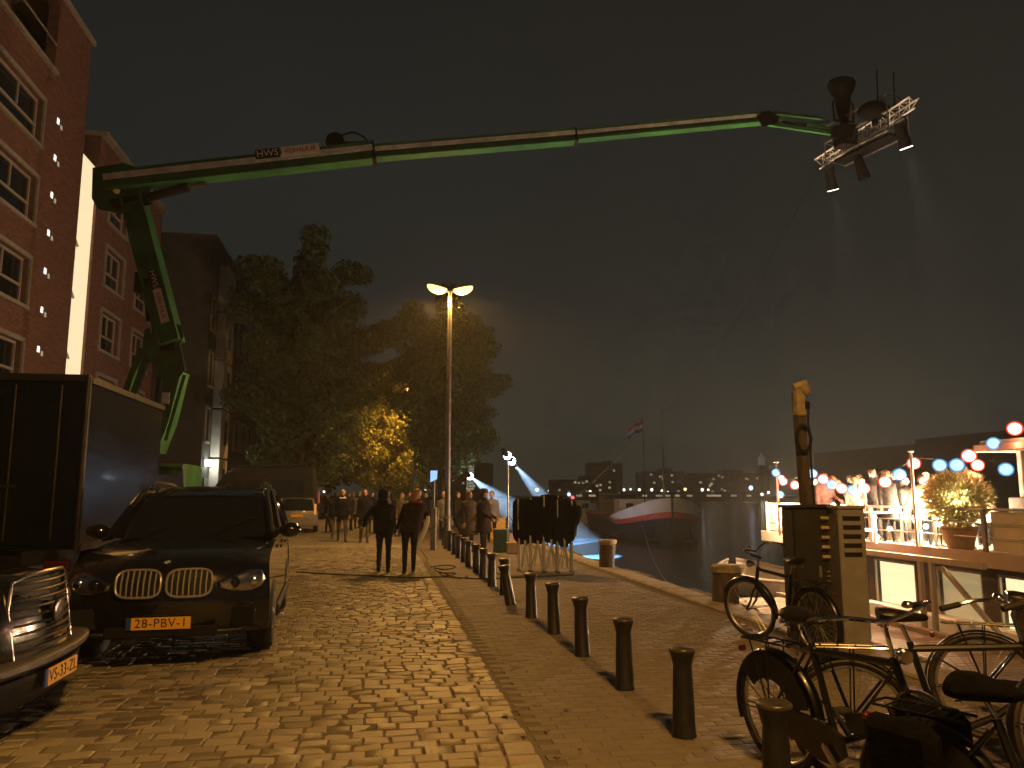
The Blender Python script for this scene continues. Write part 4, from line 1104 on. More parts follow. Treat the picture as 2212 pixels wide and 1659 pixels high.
# main boom sections
for nm, a, b, w, h in (('boom_section', E1a, E1b, .42, .50), ('boom_section', along(E1a, E1b, .93), N2, .34, .37), ('boom_section', along(E1b, N2, .9), N3, .28, .29)):
    s_ = lpart(nm, 'lift_green', lambda m: m.bar(a, b, w, h, up=up))
    o1 = toc * (w / 2 + .012) + up * (h * .16)
    lpart('pale_band', 'lift_band', lambda m: m.bar(a + o1, b + o1, .024, h * .34, up=up), parent=None)
    lpart('edge_flange', 'lift_green', lambda m: (m.bar(a + toc * (w / 2 + .01) - up * h * .46, b + toc * (w / 2 + .01) - up * h * .46, .06, .06, up=up), m.bar(a + toc * (w / 2 + .01) + up * h * .46, b + toc * (w / 2 + .01) + up * h * .46, .05, .05, up=up)))
for q, hh in ((E1b, .66), (N2, .50)):
    lpart('boom_collar', 'black_trim', lambda m: m.bar(q - (E1b - E1a).normalized() * .05, q + (E1b - E1a).normalized() * .05, .46 if hh > .6 else .38, hh * .84, up=up))
# hose drum and fittings on the boom
lpart('hose_drum', 'black_trim', lambda m: (m.cone(along(E1a, E1b, .86) + up * .42 + toc * .16, along(E1a, E1b, .86) + up * .42 - toc * .16, .26, .26, 16), m.bar(along(E1a, E1b, .86) + up * .36, along(E1a, E1b, .99) + up * .28, .2, .1, up=up)), True)
lpart('hose', 'cable_black', lambda m: m.tube([along(E1a, E1b, .88) + up * .62, along(E1a, E1b, .93) + up * .70, along(E1a, E1b, .97) + up * .52, along(E1a, E1b, .985) + up * .3], .03, 6), True)
# sign plates on the boom
dirb = (E1b - E1a).normalized()
def sign(a, b, h, fc, txt, tc, tsize, off):
    o = lpart('sign_plate', fc, lambda m: m.bar(a + off, b + off, .02, h, up=up))
    c = (a + b) / 2 + off + toc * .011 - base
    xd = (b - a).normalized(); me = place_text(o, txt, tsize, tc, c, xd, xd.cross(-toc) if False else up, .004, 1.0)
offB = toc * .245 + up * .22
pa = lambda px: along(E1a, E1b, (px - 232) / (808 - 232))
sign(pa(556), pa(608), .27, 'plate_ink', 'HWS', 'sign_pale', .27, offB)
sign(pa(612), pa(694), .27, 'sign_pale', 'VERHUUR', 'sign_red', .20, offB)
# upper elbow block and lift cylinder
lpart('elbow', 'lift_green', lambda m: m.loft([[Q(x, y, DL - .3 + s_ * .62) for x, y in ((200, 362), (268, 352), (330, 372), (322, 430), (262, 462), (212, 452), (198, 428))] for s_ in (0, 1)]))
lpart('elbow_pin', 'steel_rod', lambda m: m.cone(Q(252, 412, DL - .36), Q(252, 412, DL + .4), .09, .09, 12), True)
lpart('elbow_plate', 'black_trim', lambda m: m.loft([[Q(x, y, DL - .36 + s_ * .05) for x, y in ((235, 430), (300, 420), (330, 440), (290, 452), (245, 450))] for s_ in (0, 1)]))
lpart('lift_cylinder', 'black_trim', lambda m: m.cone(Q(268, 440, DL - .25), Q(408, 404, DL - .1), .13, .12, 12), True)
lpart('cylinder_rod', 'steel_rod', lambda m: m.cone(Q(406, 405, DL - .1), Q(446, 396, DL - .1), .06, .06, 10), True)
# upper arm down to the knee
UA, UB = Q(290, 428, 20.4), Q(372, 742, 20.2)
upa = (UB - UA).normalized().cross(toc)
lpart('upper_arm', 'lift_green', lambda m: m.bar(UA, UB, .50, .52, up=upa))
ea = toc * .262
lpart('arm_flange', 'lift_green', lambda m: (m.bar(UA + ea + upa * .26, UB + ea + upa * .26, .05, .07, up=upa), m.bar(UA + ea - upa * .26, UB + ea - upa * .26, .05, .07, up=upa)))
lpart('arm_face', 'lift_band', lambda m: m.bar(along(UA, UB, .55) + toc * .258 - upa * .06, along(UA, UB, .86) + toc * .258 - upa * .06, .02, .16, up=upa))
ya_, yb_ = along(UA, UB, .53), along(UA, UB, .60)
def sign2(f0, f1, h, fc, txt, tc, ts, sh):
    a, b = along(UA, UB, f0) + toc * .285 + upa * sh, along(UA, UB, f1) + toc * .285 + upa * sh
    o = lpart('sign_plate', fc, lambda m: m.bar(a, b, .02, h, up=upa))
    xd = (b - a).normalized(); u2 = xd.cross(-toc); n = xd.cross(u2)
    if n.dot(toc) < 0: u2 = -u2
    place_text(o, txt, ts, tc, (a + b) / 2 + toc * .011 - base, xd, u2, .004)
sgn = -1 if (upa.dot(side)) < 0 else 1
sign2(.53, .65, .24, 'plate_ink', 'HWS', 'sign_pale', .22, sgn * .07)
sign2(.66, .88, .22, 'sign_pale', 'VERHUUR', 'sign_red', .17, sgn * .07)
# second cylinder in the knee
lpart('knee_cylinder', 'black_housing', lambda m: (m.cone(Q(322, 604, DL - .32), Q(326, 692, DL - .32), .17, .12, 12), m.box(Q(316, 612, DL - .3), (.5, .3, .55), rz=-YAW)), True)
lpart('cylinder_rod', 'steel_rod', lambda m: m.cone(Q(327, 690, DL - .32), Q(329, 722, DL - .32), .05, .05, 10), True)
lpart('knee', 'lift_green', lambda m: m.loft([[Q(x, y, DL - .34 + s_ * .66) for x, y in ((312, 712), (362, 690), (392, 704), (397, 728), (386, 744), (398, 800), (384, 822), (352, 812), (330, 790), (306, 756))] for s_ in (0, 1)]))
lpart('knee_recess', 'black_housing', lambda m: m.loft([[Q(x, y, DL - .37 + s_ * .04) for x, y in ((346, 738), (378, 734), (376, 756), (346, 758))] for s_ in (0, 1)]))
lpart('knee_pipe', 'steel_rod', lambda m: m.tube([Q(388, 742, DL - .4), Q(395, 770, DL - .4), Q(402, 800, DL - .4)], .022, 6), True)
lpart('knee_strut', 'lift_green', lambda m: (m.bar(Q(322, 758, DL), Q(290, 850, DL), .12, .16), m.bar(Q(306, 752, DL + .2), Q(272, 850, DL + .2), .12, .16)))
# lower arm to the turret
LA, LB = Q(380, 806, 20.3), Q(352, 960, 20.4)
lpart('lower_arm', 'lift_green', lambda m: m.loft([[p + toc * k for p in (Q(352, 800, DL), Q(400, 806, DL), Q(374, 912, DL), Q(348, 980, DL), Q(336, 980, DL), Q(346, 890, DL))] for k in (.28, -.28)]))
lpart('arm_edge', 'lift_green', lambda m: m.bar(Q(399, 810, DL - .32), Q(358, 952, DL - .32), .03, .09))
lpart('sign_plate', 'sign_pale', lambda m: m.bar(Q(357, 848, DL - .31), Q(355, 872, DL - .31), .02, .24, up=side))
lpart('arm_cylinder', 'black_housing', lambda m: m.cone(Q(346, 815, DL - .33), Q(338, 900, DL - .33), .09, .09, 10), True)
# turret, chassis, wheels, outriggers
bx = base
lpart('turret', 'lift_green', lambda m: (m.box(bx + Vector((0, 0, 1.75)), (1.5, 1.9, 1.3), bevel=.08), m.cone(bx + Vector((0, 0, .9)), bx + Vector((0, 0, 1.12)), .7, .7, 20)))
lpart('chassis', 'lift_green', lambda m: (m.box(bx + Vector((0, .4, .72)), (2.2, 5.4, .4), bevel=.05),))
lpart('engine_cover', 'lift_green', lambda m: m.box(bx + Vector((-.2, -1.5, 1.2)), (1.5, 1.6, .6), bevel=.15))
for sx in (-1, 1):
    for yy in (-1.6, 2.2):
        m = MB(); m.lathe([(.25, -.16), (.48, -.16), (.5, -.08), (.5, .08), (.48, .16), (.25, .16)], (sx * 1.0, yy, .5), 22, 'x'); wh = m.build('wheel', 'rubber', LIFT, True)
        m = MB(); m.lathe([(.26, -.12), (.2, .05 * sx), (0, .06 * sx)], (sx * 1.0, yy, .5), 16, 'x'); m.build('rim', 'white_paint', wh, True)
# jib and basket at the end of the boom
J1, J2 = Q(1655, 262, 21.2), Q(1800, 288, 21.2)
for dy, dd in ((0, 0), (-17, 0)):
    lpart('jib_link', 'lift_green', lambda m: m.bar(Q(1658, 268 + dy, 21.1), Q(1796, 289 + dy * .55, 21.2), .10, .085))
lpart('jib_link', 'lift_green', lambda m: m.bar(Q(1672, 244, 21.4), Q(1776, 256, 21.4), .10, .07))
lpart('jib_head', 'black_housing', lambda m: m.loft([[Q(x, y, 21.0 + k * .4) for x, y in ((1634, 250), (1662, 238), (1684, 252), (1680, 266), (1646, 274))] for k in (0, 1)]))
lpart('jib_cylinder', 'black_housing', lambda m: m.cone(Q(1690, 262, 21.15), Q(1742, 270, 21.15), .06, .06, 8))
lpart('jib_rod', 'steel_rod', lambda m: m.cone(Q(1742, 270, 21.15), Q(1790, 262, 21.15), .03, .03, 8))
# basket: tubular cage
bc = Q(1868, 282, 21.0); ax = Vector((1.0, -3.8, 0)).normalized(); ay = Vector((3.8, 1.0, 0)).normalized()
def B(u, v, z): return bc + ax * u + ay * v + Vector((0, 0, z))
def cage(m):
    for z in (-.55, 0, .5):
        m.tube([B(-1.1, -.4, z), B(1.1, -.4, z), B(1.1, .4, z), B(-1.1, .4, z)], .022, 6, closed=True)
    for u in (-1.1, -.37, .37, 1.1):
        for v in (-.4, .4): m.tube([B(u, v, -.55), B(u, v, .5)], .02, 6)
lpart('basket', 'grey_metal', cage, True)
lpart('basket_floor', 'black_cloth', lambda m: m.loft([[B(u, v, z) for u, v in ((-.95, -.22), (.95, -.22), (.95, .22), (-.95, .22))] for z in (-.60, -.53)]))
lpart('basket_mount', 'black_housing', lambda m: (m.bar(J2, B(0, -.4, -.2), .3, .35), m.box(B(-.3, -.45, -.15), (.5, .4, .6))))
lpart('basket_hood', 'grey_metal', lambda m: [m.tube([B(u0 + .5 * math.cos(t_), .1, .30 + .42 * math.sin(t_)) for t_ in [math.pi * k / 10 for k in range(11)]], .03, 6) for u0 in (-.55, .65)])

# ------------------------------------------------------------------ lighting truss and lamps hung on the basket
T0 = Q(1770, 356, 23.0); T1 = Q(1975, 222, 19.15); T1.z = T0.z
tv = (T1 - T0).normalized(); ts = tv.cross(Vector((0, 0, 1))).normalized()
TR = thing('lighting_truss', 'aluminium lighting truss hung under the lift basket', 'truss', tuple(T0))
def tpart(name, mats, fn, smooth=False):
    m = MB(); fn(m); m.xform(Matrix.Translation(-T0)); return m.build(name, mats, TR, smooth)
LT = (T1 - T0).length
ch = [Vector((0, 0, .16)) + ts * .15, Vector((0, 0, .16)) - ts * .15, Vector((0, 0, -.13))]
for c in ch: tpart('chord', 'truss_alu', lambda m: m.tube([T0 + c, T1 + c], .026, 8), True)
nb = 11
for k in range(nb):
    f0, f1, fm = k / nb, (k + 1) / nb, (k + .5) / nb
    for a, b in ((0, 2), (1, 2), (0, 1)):
        tpart('brace', 'truss_alu', lambda m: m.tube([T0.lerp(T1, f0) + ch[a], T0.lerp(T1, fm) + ch[b], T0.lerp(T1, f1) + ch[a]], .012, 6), True)
def rig_lamp(label, hang, direction, lit, power=0, ln=.62, rad=.17):
    hang = Vector(hang); d = Vector(direction).normalized()
    t = thing('stage_lamp', label, 'spotlight', tuple(hang), 0, 'lamps on the lighting truss')
    c0 = Vector((0, 0, -.22)); c1 = c0 + d * ln
    m = MB(); m.cone(c0 - d * .05, c0 + d * ln * .5, rad * .72, rad * .85, 16); m.cone(c0 + d * ln * .5, c1, rad * .85, rad, 16, caps=False); m.cone(c1 - d * .03, c1 - d * .02, rad * .98, rad * .98, 16); m.build('housing', 'black_housing', t, True)
    sd = d.cross(tv).normalized()
    m = MB(); m.tube([(0, 0, .02), tuple(tv * rad * 1.15 + Vector((0, 0, -.05))), tuple(tv * rad * 1.15 + c0 + d * .15)], .02, 6); m.tube([(0, 0, .02), tuple(-tv * rad * 1.15 + Vector((0, 0, -.05))), tuple(-tv * rad * 1.15 + c0 + d * .15)], .02, 6); m.build('yoke', 'black_housing', t, True)
    m = MB(); m.cone(c1 - d * .018, c1 + d * .012, rad * .94, rad * .94, 18); m.build('lens', 'rig_lens' if lit else 'dark_glass', t, True)
    if lit:
        light('SPOT', 'beam', t, tuple(c1 + d * .05), power, (1.0, .93, .78), .12, target=tuple(c1 + d * 5), spot=R(26), blend=.9)
    return t
fwd = Vector((math.sin(YAW), math.cos(YAW), 0))
rig_lamp('lit lamp hanging from the upper end of the truss', T0.lerp(T1, .86) + ch[2], side * .36 + fwd * .25 + Vector((0, 0, -1)), True, RIG_W)
rig_lamp('lit lamp hanging from the lower end of the truss', T0.lerp(T1, .11) + ch[2], side * .30 + fwd * .35 + Vector((0, 0, -1)), True, RIG_W * .8)
rig_lamp('unlit lamp hanging from the middle of the truss', T0.lerp(T1, .42) + ch[2], side * .25 + Vector((0, 0, -1)), False, 0, .85, .17)
# big covered lamp standing up on the basket
bl = Q(1824, 276, 21.2)
t = thing('covered_lamp', 'big dark covered film lamp standing upright on the lift basket', 'film lamp', tuple(bl))
m = MB(); m.loft([[(a * r_, b * r_ * .8, z) for a, b in [(math.cos(k * math.pi / 6), math.sin(k * math.pi / 6)) for k in range(12)]] for z, r_ in ((-.2, .10), (.25, .13), (.55, .20), (.95, .24), (1.12, .34), (1.35, .42), (1.44, .38), (1.47, .2))]); m.build('cover', 'black_cloth', t, True)
m = MB(); m.tube([(-.3, 0, .2), (-.32, 0, .75), (-.22, 0, .9)], .03, 6); m.tube([(.3, 0, .2), (.32, 0, .75), (.22, 0, .9)], .03, 6); m.bar((-.32, 0, .2), (.32, 0, .2), .06, .06); m.build('yoke', 'black_housing', t, True)
bl2 = Q(1888, 240, 20.2)
t = thing('covered_lamp', 'second low covered lamp behind the truss on the basket', 'film lamp', tuple(bl2))
m = MB(); m.ball((0, 0, 0), 1, 14, 9, sc=(.46, .34, .26)); m.cone((0, 0, -.4), (0, 0, -.1), .08, .08, 8); m.build('cover', 'black_cloth', t, True)
for k, (px, dx) in enumerate(((1896, 0), (1932, .1))):
    a = Q(px, 228, 20.0); b = Q(px - 2, 150 + k * 6, 20.0)
    t = thing('aerial_rod', ['thin rod rising from the basket, left of two', 'thin rod rising from the basket, right of two'][k], 'rod', tuple(a))
    m = MB(); m.tube([(0, 0, -.2), tuple((b - a))], .018, 6); m.build('shaft', 'black_housing', t); m = MB(); m.ball((0, 0, 0), .05, 8, 6); m.build('foot', 'black_housing', t)
# safety line down to the quay
a, b = Q(1768, 372, 23.0), at_z(1540, 860, 5.5)
m = MB(); pts = []
gnd = at_z(1235, 1215)
for k in range(25):
    f = k / 24; p = Q(1768, 372, 23.0).lerp(Vector((4.4, 19.5, 1.1)), f); p.z -= 1.2 * math.sin(math.pi * f) * .9; pts.append(p)
m.tube(pts, .005, 5); tag(m.build('power_line', 'cable_black'), 'thin black line hanging from the truss down to the quay', 'cable')
# ------------------------------------------------------------------ film lamps on stands with blue-white beams
def film_lamp(label, ppx, ppy, dist, target, power, spot, heads=1, base_z=0, poleh=None):
    p = at_d(ppx, ppy, dist)
    t = thing('film_lamp', label, 'film lamp', (p.x, p.y, base_z), 0, 'blue-white film lamps on stands')
    h = p.z - base_z
    m = MB(); m.cone((-.12, 0, .0), (-.12, 0, h - .35), .05, .04, 10); m.cone((-.12, 0, h - .35), (-.12, 0, h + .1), .028, .028, 8); m.build('stand', 'alu', t, True)
    for k in range(3):
        a = k * 2.1; m = MB(); m.bar((-.12, 0, .75), (-.12 + math.cos(a) * .55, math.sin(a) * .55, .03), .03, .03); m.build('stand_leg', 'black_housing', t)
    d = (Vector(target) - p).normalized()
    c = Vector((0, 0, h))
    for k in range(heads):
        off = -d * (.40 * k)
        m = MB(); m.cone(c + off - d * .34, c + off - d * .05, .10, .13, 14); m.cone(c + off - d * .05, c + off, .13, .16, 14, caps=False); hd = m.build('head', 'black_housing', t, True)
        m = MB(); m.ball(c + off + d * .06, .17, 14, 8); m.build('lens', 'film_lens', hd, True)
        for q in (-1,):
            n = d.cross(Vector((0, 0, 1))).normalized()
            m = MB(); m.bar(c + off + n * q * .15, c + off + n * q * .24 + d * .17, .005, .22, up=(0, 0, 1)); m.build('barn_door', 'black_housing', hd)
    light('SPOT', 'beam', t, tuple(c + d * .26), power, (.42, .66, 1.0), .06, target=tuple(c + d * 5), spot=R(spot), blend=.25)
film_lamp('film lamp throwing a blue beam onto the white cabin', 1014, 1028, 40, tuple(at_d(1118, 1112, 45)), FILM_W, 17)
film_lamp('twin-head film lamp throwing a blue beam onto the water', 1104, 994, 33, tuple(at_z(1278, 1205, -1.5)), FILM_W * .8, 15, heads=2)

# ------------------------------------------------------------------ folded pop-up tents
def folded_tent(label, x, y, rz, seed, h=1.55):
    r = random.Random(seed)
    t = thing('folded_tent', label, 'folded tent', (x, y, 0), rz, 'folded black pop-up tents on the quay')
    W, D = .30, .28
    legs = []
    for sx in (-1, 1):
        for sy in (-1, 1):
            m = MB(); lx, ly = sx * W / 2 + r.uniform(-.02, .02), sy * D / 2
            m.box((lx, ly, h / 2), (.034, .034, h)); l = m.build('leg', 'alu', t)
            m = MB(); m.box((lx, ly, .01), (.08, .08, .02), bevel=.006); m.build('foot', 'black_trim', l)
    for k in range(3):
        yy = -D / 2 - .022 + k * .05
        a = r.uniform(.02, .1)
        m = MB(); m.bar((-W / 2 + a, yy, .10), (W * .08, yy, .72), .014, .024); m.bar((W / 2 - a, yy - .014, .10), (-W * .08, yy - .014, .72), .014, .024); m.build('scissor_strut', 'alu', t)
    m = MB(); rings = []
    for z, s in ((.62, .60), (.68, .95), (.8, 1.12), (1.0, 1.18), (1.25, 1.15), (1.42, 1.1), (1.52, 1.06), (1.58, .8), (1.60, .4)):
        ring = []
        for k in range(26):
            a = 2 * math.pi * k / 26
            fold = 1 + .13 * math.sin(a * 6 + z * 3 + seed) + r.uniform(-.05, .05)
            c, s2 = math.cos(a), math.sin(a)
            ring.append((math.copysign(abs(c) ** .6, c) * (W / 2 + .075) * s * fold, math.copysign(abs(s2) ** .6, s2) * (D / 2 + .05) * s * fold, z * h / 1.55 + (r.uniform(-.10, .06) if z < .65 else 0)))
        rings.append(ring)
    m.loft(rings); m.build('canopy', 'black_cloth', t, True)
    for sx in (-1, 1):
        m = MB(); m.bar((sx * W / 2, -D / 2 - .065, h - .62), (sx * W / 2, -D / 2 - .065, h + .02), .012, .02); m.build('corner_bracket', 'alu', t)
c0 = at_z(1136, 1234); c1 = at_z(1222, 1238)
names = ['leftmost of the folded black pop-up tents', 'second folded black pop-up tent from the left', 'third folded black pop-up tent from the left', 'rightmost of the folded black pop-up tents']
for k in range(4):
    p = c0.lerp(c1, k / 3)
    folded_tent(names[k] + ', standing on silver legs', p.x, p.y + .12 + .05 * (k % 2), -YAW + random.uniform(-.1, .1), k + 2, 1.50 + .04 * (k % 3))
# carry bag hanging on the right tent
p = at_d(1243, 1118, 16.6)
m = MB(); m.ball((0, 0, 0), 1, 12, 9, sc=(.12, .12, .27)); bag = m.build('carry_bag', 'black_cloth', None, True, tuple(p), .3); bag.rotation_euler = (0, .35, 0)
tag(bag, 'black cloth bag hanging from the rightmost folded tent', 'bag')
# crates and kit on the quay behind the bollards
def crate(label, px, py, size, matn, lidm=None, dz=0):
    p = at_z(px, py)
    t = thing('kit_crate', label, 'crate', (p.x, p.y, dz), -YAW + random.uniform(-.3, .3), 'boxes of film kit on the quay')
    w, d, h = size
    m = MB(); m.box((0, 0, h / 2), (w, d, h), bevel=.02); m.build('box', matn, t)
    m = MB(); m.box((0, 0, h + .012), (w + .03, d + .03, .03), bevel=.01); m.build('lid', lidm or matn, t)
    for s in (-1, 1):
        m = MB(); m.box((s * (w / 2 + .008), 0, h * .7), (.02, .12, .03)); m.build('handle', 'grey_metal', t)
crate('dark green bin among the kit left of the tents', 1083, 1192, (.42, .42, .62), 'crate_green', 'grey_metal')
crate('cardboard box of kit behind the green bin', 1098, 1176, (.5, .4, .32), 'cardboard')
crate('open ochre crate on the pile behind the coat wearers', 1075, 1166, (.55, .45, .75), 'cloth_ochre')
crate('pale cardboard box beside the tent legs', 1108, 1196, (.35, .3, .28), 'cardboard')
crate('grey flight case on the quay by the lamp post', 985, 1178, (.7, .45, .6), 'grey_metal', 'black_trim')
# ------------------------------------------------------------------ people
def limb(m, pts, rads, n=10):
    m.tube(pts, rads, n)
    m.ball(pts[0], rads[0], 10, 6); m.ball(pts[-1], rads[-1], 10, 6)
def person(label, loc, rz, H=1.75, top='black', bottom='black', hair='dark', pose=None, coat=0.0, longhair=False, hat=None, hood=False, bulk=1.0, group='people on the street', seed=0, shoes='shoe', bald=False, scarf=None):
    P = dict(lean=0.0, twist=0.0, nod=0.0, turn=0.0, legL=(0, 0), legR=(0, 0), armL=(.05, .12, .15), armR=(.05, .12, .15), side=0.0)
    if pose: P.update(pose)
    s = H / 1.75; V = Vector
    t = thing('person', label, 'person', loc, rz, group)
    hipz = .90
    lean = P['lean']; sd = P['side']
    def up(z, x=0, y=0):                          # torso point, leaning forward about the hips
        h = z - hipz
        return V((x * math.cos(lean) + h * math.sin(lean), y + h * math.sin(sd), hipz + h * math.cos(lean) * math.cos(sd) - x * math.sin(lean)))
    m = MB(); seg = []
    cb = .018 * bulk
    rings = []
    prof = [(.83, .105, .155), (.90, .118, .170), (1.0, .112, .160), (1.10, .108, .152), (1.22, .120, .168), (1.33, .122, .182), (1.40, .105, .182), (1.445, .082, .140), (1.48, .060, .080)]
    if coat:
        prof = [(hipz - coat, .155 + .05 * coat, .205 + .06 * coat), (hipz - coat * .5, .145, .20)] + prof[1:]
    for z, rx, ry in prof:
        k = cb * (1.6 if z < 1.35 else 1)
        rings.append([up(z, (rx + k) * math.cos(a) * bulk ** .5, (ry + k) * math.sin(a) * bulk ** .5) for a in [2 * math.pi * i / 18 for i in range(18)]])
    m.loft(rings); seg.append((up(hipz - max(.02, coat * .9)), up(1.40), .20, 1))
    neck0, neck1 = up(1.44), up(1.53, .012)
    m.cone(neck0, neck1, .060, .052, 12); seg.append((up(1.475, .01), neck1, .055, 0))
    hc = up(1.625, .02) + V((.0, 0, 0)); hrot = Matrix.Rotation(P['turn'], 3, 'Z') @ Matrix.Rotation(lean * .7 + P['nod'], 3, 'Y')
    hm = MB(); prof_h = []
    hm.ball((0, 0, .015), 1, 16, 11, sc=(.098, .078, .112)); hm.ball((.028, 0, -.055), 1, 12, 8, sc=(.062, .055, .062))
    for v, f, mi in [(hm.v, hm.f, 0)]:
        m.add([hrot @ V(q) + hc for q in v], f)
    seg.append((hc + hrot @ V((.01, 0, -.08)), hc + hrot @ V((0, 0, .04)), .09, 0))
    hands = []
    for sgn, L, A in ((1, P['legL'], P['armL']), (-1, P['legR'], P['armR'])):
        hip = V((0, sgn * .092, hipz - .02)); a, kn = L            # thigh swing forward, knee bend
        knee = hip + V((math.sin(a) * .43, sgn * .012, -math.cos(a) * .43)); b = a - kn
        ank = knee + V((math.sin(b) * .41, sgn * .008, -math.cos(b) * .41))
        m.tube([hip, hip.lerp(knee, .5), knee, knee.lerp(ank, .35), ank], [.092 * bulk ** .5, .078, .060, .058, .044], 12); m.ball(knee, .058, 10, 6); m.ball(ank, .044, 10, 6)
        seg.append((hip, ank, .06, 2))
        toe = ank + V((math.cos(b * .4) * .17, sgn * .02, -.045)); heel = ank + V((-.05, 0, -.045))
        m.tube([heel, ank + V((.03, 0, -.035)), toe - V((.05, 0, 0)), toe], [.036, .042, .040, .028], 10); m.ball(toe, .028, 8, 5); seg.append((heel, toe, .05, 3))
        sw, out, el = A
        sh = up(1.385, 0, sgn * .185); dirn = V((math.sin(sw + lean), sgn * math.sin(out), -math.cos(sw + lean) * math.cos(out))).normalized()
        elb = sh + dirn * .29
        d2 = V((math.sin(sw + lean + el), sgn * math.sin(out * .4), -math.cos(sw + lean + el))).normalized()
        wr = elb + d2 * .25
        limb(m, [sh, sh.lerp(elb, .5), elb], [.066 * bulk ** .4, .056 * bulk ** .4, .047 * bulk ** .4]); limb(m, [elb, elb.lerp(wr, .4), wr], [.047 * bulk ** .4, .046, .034])
        seg.append((sh, elb, .06, 1)); seg.append((elb, wr, .045, 1))
        hd = wr + d2 * .07; m.tube([wr - d2 * .01, wr + d2 * .03, wr + d2 * .085], [.026, .036, .032], 8); seg.append((wr + d2 * .035, wr + d2 * .09, .03, 0)); hands.append((wr, d2, sgn))
    me = m.mesh('tmp', 'skin'); o = bpy.data.objects.new('tmp', me); COL.objects.link(o)
    md = o.modifiers.new('r', 'REMESH'); md.mode = 'VOXEL'; md.voxel_size = .019
    sm = o.modifiers.new('s', 'SMOOTH'); sm.factor = .5; sm.iterations = 3
    dg = bpy.context.evaluated_depsgraph_get(); ev = o.evaluated_get(dg).to_mesh()
    nv = len(ev.vertices); co = np.empty(nv * 3); ev.vertices.foreach_get('co', co); co = co.reshape(-1, 3)
    npol = len(ev.polygons); ls = np.empty(npol, int); lt_ = np.empty(npol, int); ev.polygons.foreach_get('loop_start', ls); ev.polygons.foreach_get('loop_total', lt_)
    li = np.empty(len(ev.loops), int); ev.loops.foreach_get('vertex_index', li)
    faces = [tuple(x) for x in np.split(li, ls[1:])] if not (lt_ == 4).all() else [tuple(x) for x in li.reshape(-1, 4).tolist()]
    cen = np.add.reduceat(co[li], ls, axis=0) / lt_[:, None]
    best = np.full(len(faces), 1e9); lab = np.zeros(len(faces), int)
    for a, b, r_, l in seg:
        a_, b_ = np.array(a), np.array(b); ab = b_ - a_
        tt = np.clip(((cen - a_) @ ab) / (ab @ ab + 1e-9), 0, 1)
        d = np.linalg.norm(cen - (a_ + tt[:, None] * ab), axis=1) - r_
        w_ = d < best; best[w_] = d[w_]; lab[w_] = l
    bpy.data.objects.remove(o)
    # cloth folds: small displacement on garments
    nrm = np.sin(co[:, 2] * 55 + co[:, 1] * 23 + seed) * np.sin(co[:, 0] * 31 - co[:, 2] * 17 + seed * 2) * .005
    isb = np.zeros(nv, bool)
    isb[li[np.repeat((lab == 1) | (lab == 2), lt_)]] = True
    ctr = np.array([0, 0]); rad = co[:, :2]; ln = np.linalg.norm(rad, axis=1) + 1e-6
    co[isb, :2] += (rad[isb] / ln[isb, None]) * nrm[isb, None]
    ex = MB()
    mats = ['skin', 'cloth_' + top, 'cloth_' + bottom, shoes, 'plate_ink', 'cloth_red']
    def head_add(mm, mi):
        ex.add([hrot @ V(q) + hc for q in mm.v], mm.f, mi)
    q = MB(); q.cone((.085, 0, .012), (.112, 0, -.022), .008, .016, 8); q.ball((.104, 0, -.022), .014, 8, 6); head_add(q, 0)                # nose
    for sg in (-1, 1):
        q = MB(); q.ball((0, sg * .078, -.005), 1, 8, 6, sc=(.020, .010, .030)); head_add(q, 0)                                            # ear
        q = MB(); q.ball((.088, sg * .030, .012), 1, 8, 6, sc=(.008, .013, .008)); head_add(q, 4)                                          # eye
    q = MB(); q.ball((.083, 0, -.062), 1, 8, 6, sc=(.008, .024, .006)); head_add(q, 5)                                                     # mouth
    for wr, d2, sg in hands:                                                                                                               # fingers and thumb
        n_ = d2.cross(V((0, 0, 1)) if abs(d2.z) < .9 else V((1, 0, 0))).normalized(); c_ = d2.cross(n_)
        for k, (o_, l_) in enumerate(((-.024, .060), (-.008, .070), (.008, .066), (.024, .052))):
            b0 = wr + d2 * .075 + n_ * o_; b1 = b0 + d2 * l_ * .55 + c_ * .008; b2 = b0 + d2 * l_ * .85 + c_ * .030
            ex.tube([b0, b1, b2], [.0095, .0085, .0065], 6, mi=0)
        b0 = wr + d2 * .035 - n_ * .03; ex.tube([b0, b0 + d2 * .03 - n_ * .022, b0 + d2 * .06 - n_ * .022], [.011, .010, .007], 6, mi=0)
    n0 = len(co)
    allv = co.tolist() + ex.v; allf = faces + [tuple(i + n0 for i in f) for f in ex.f]
    bme = bpy.data.meshes.new('body'); bme.from_pydata(allv, [], allf)
    for mm in mats: bme.materials.append(MATS[mm])
    bme.polygons.foreach_set('material_index', list(lab) + ex.mi); bme.polygons.foreach_set('use_smooth', [True] * len(allf))
    bme.transform(Matrix.Scale(s, 4)); bme.update()
    link('body', bme, t)
    # hair, hat, hood
    S4 = Matrix.Scale(s, 4)
    HT = Matrix.Translation(hc) @ hrot.to_4x4()
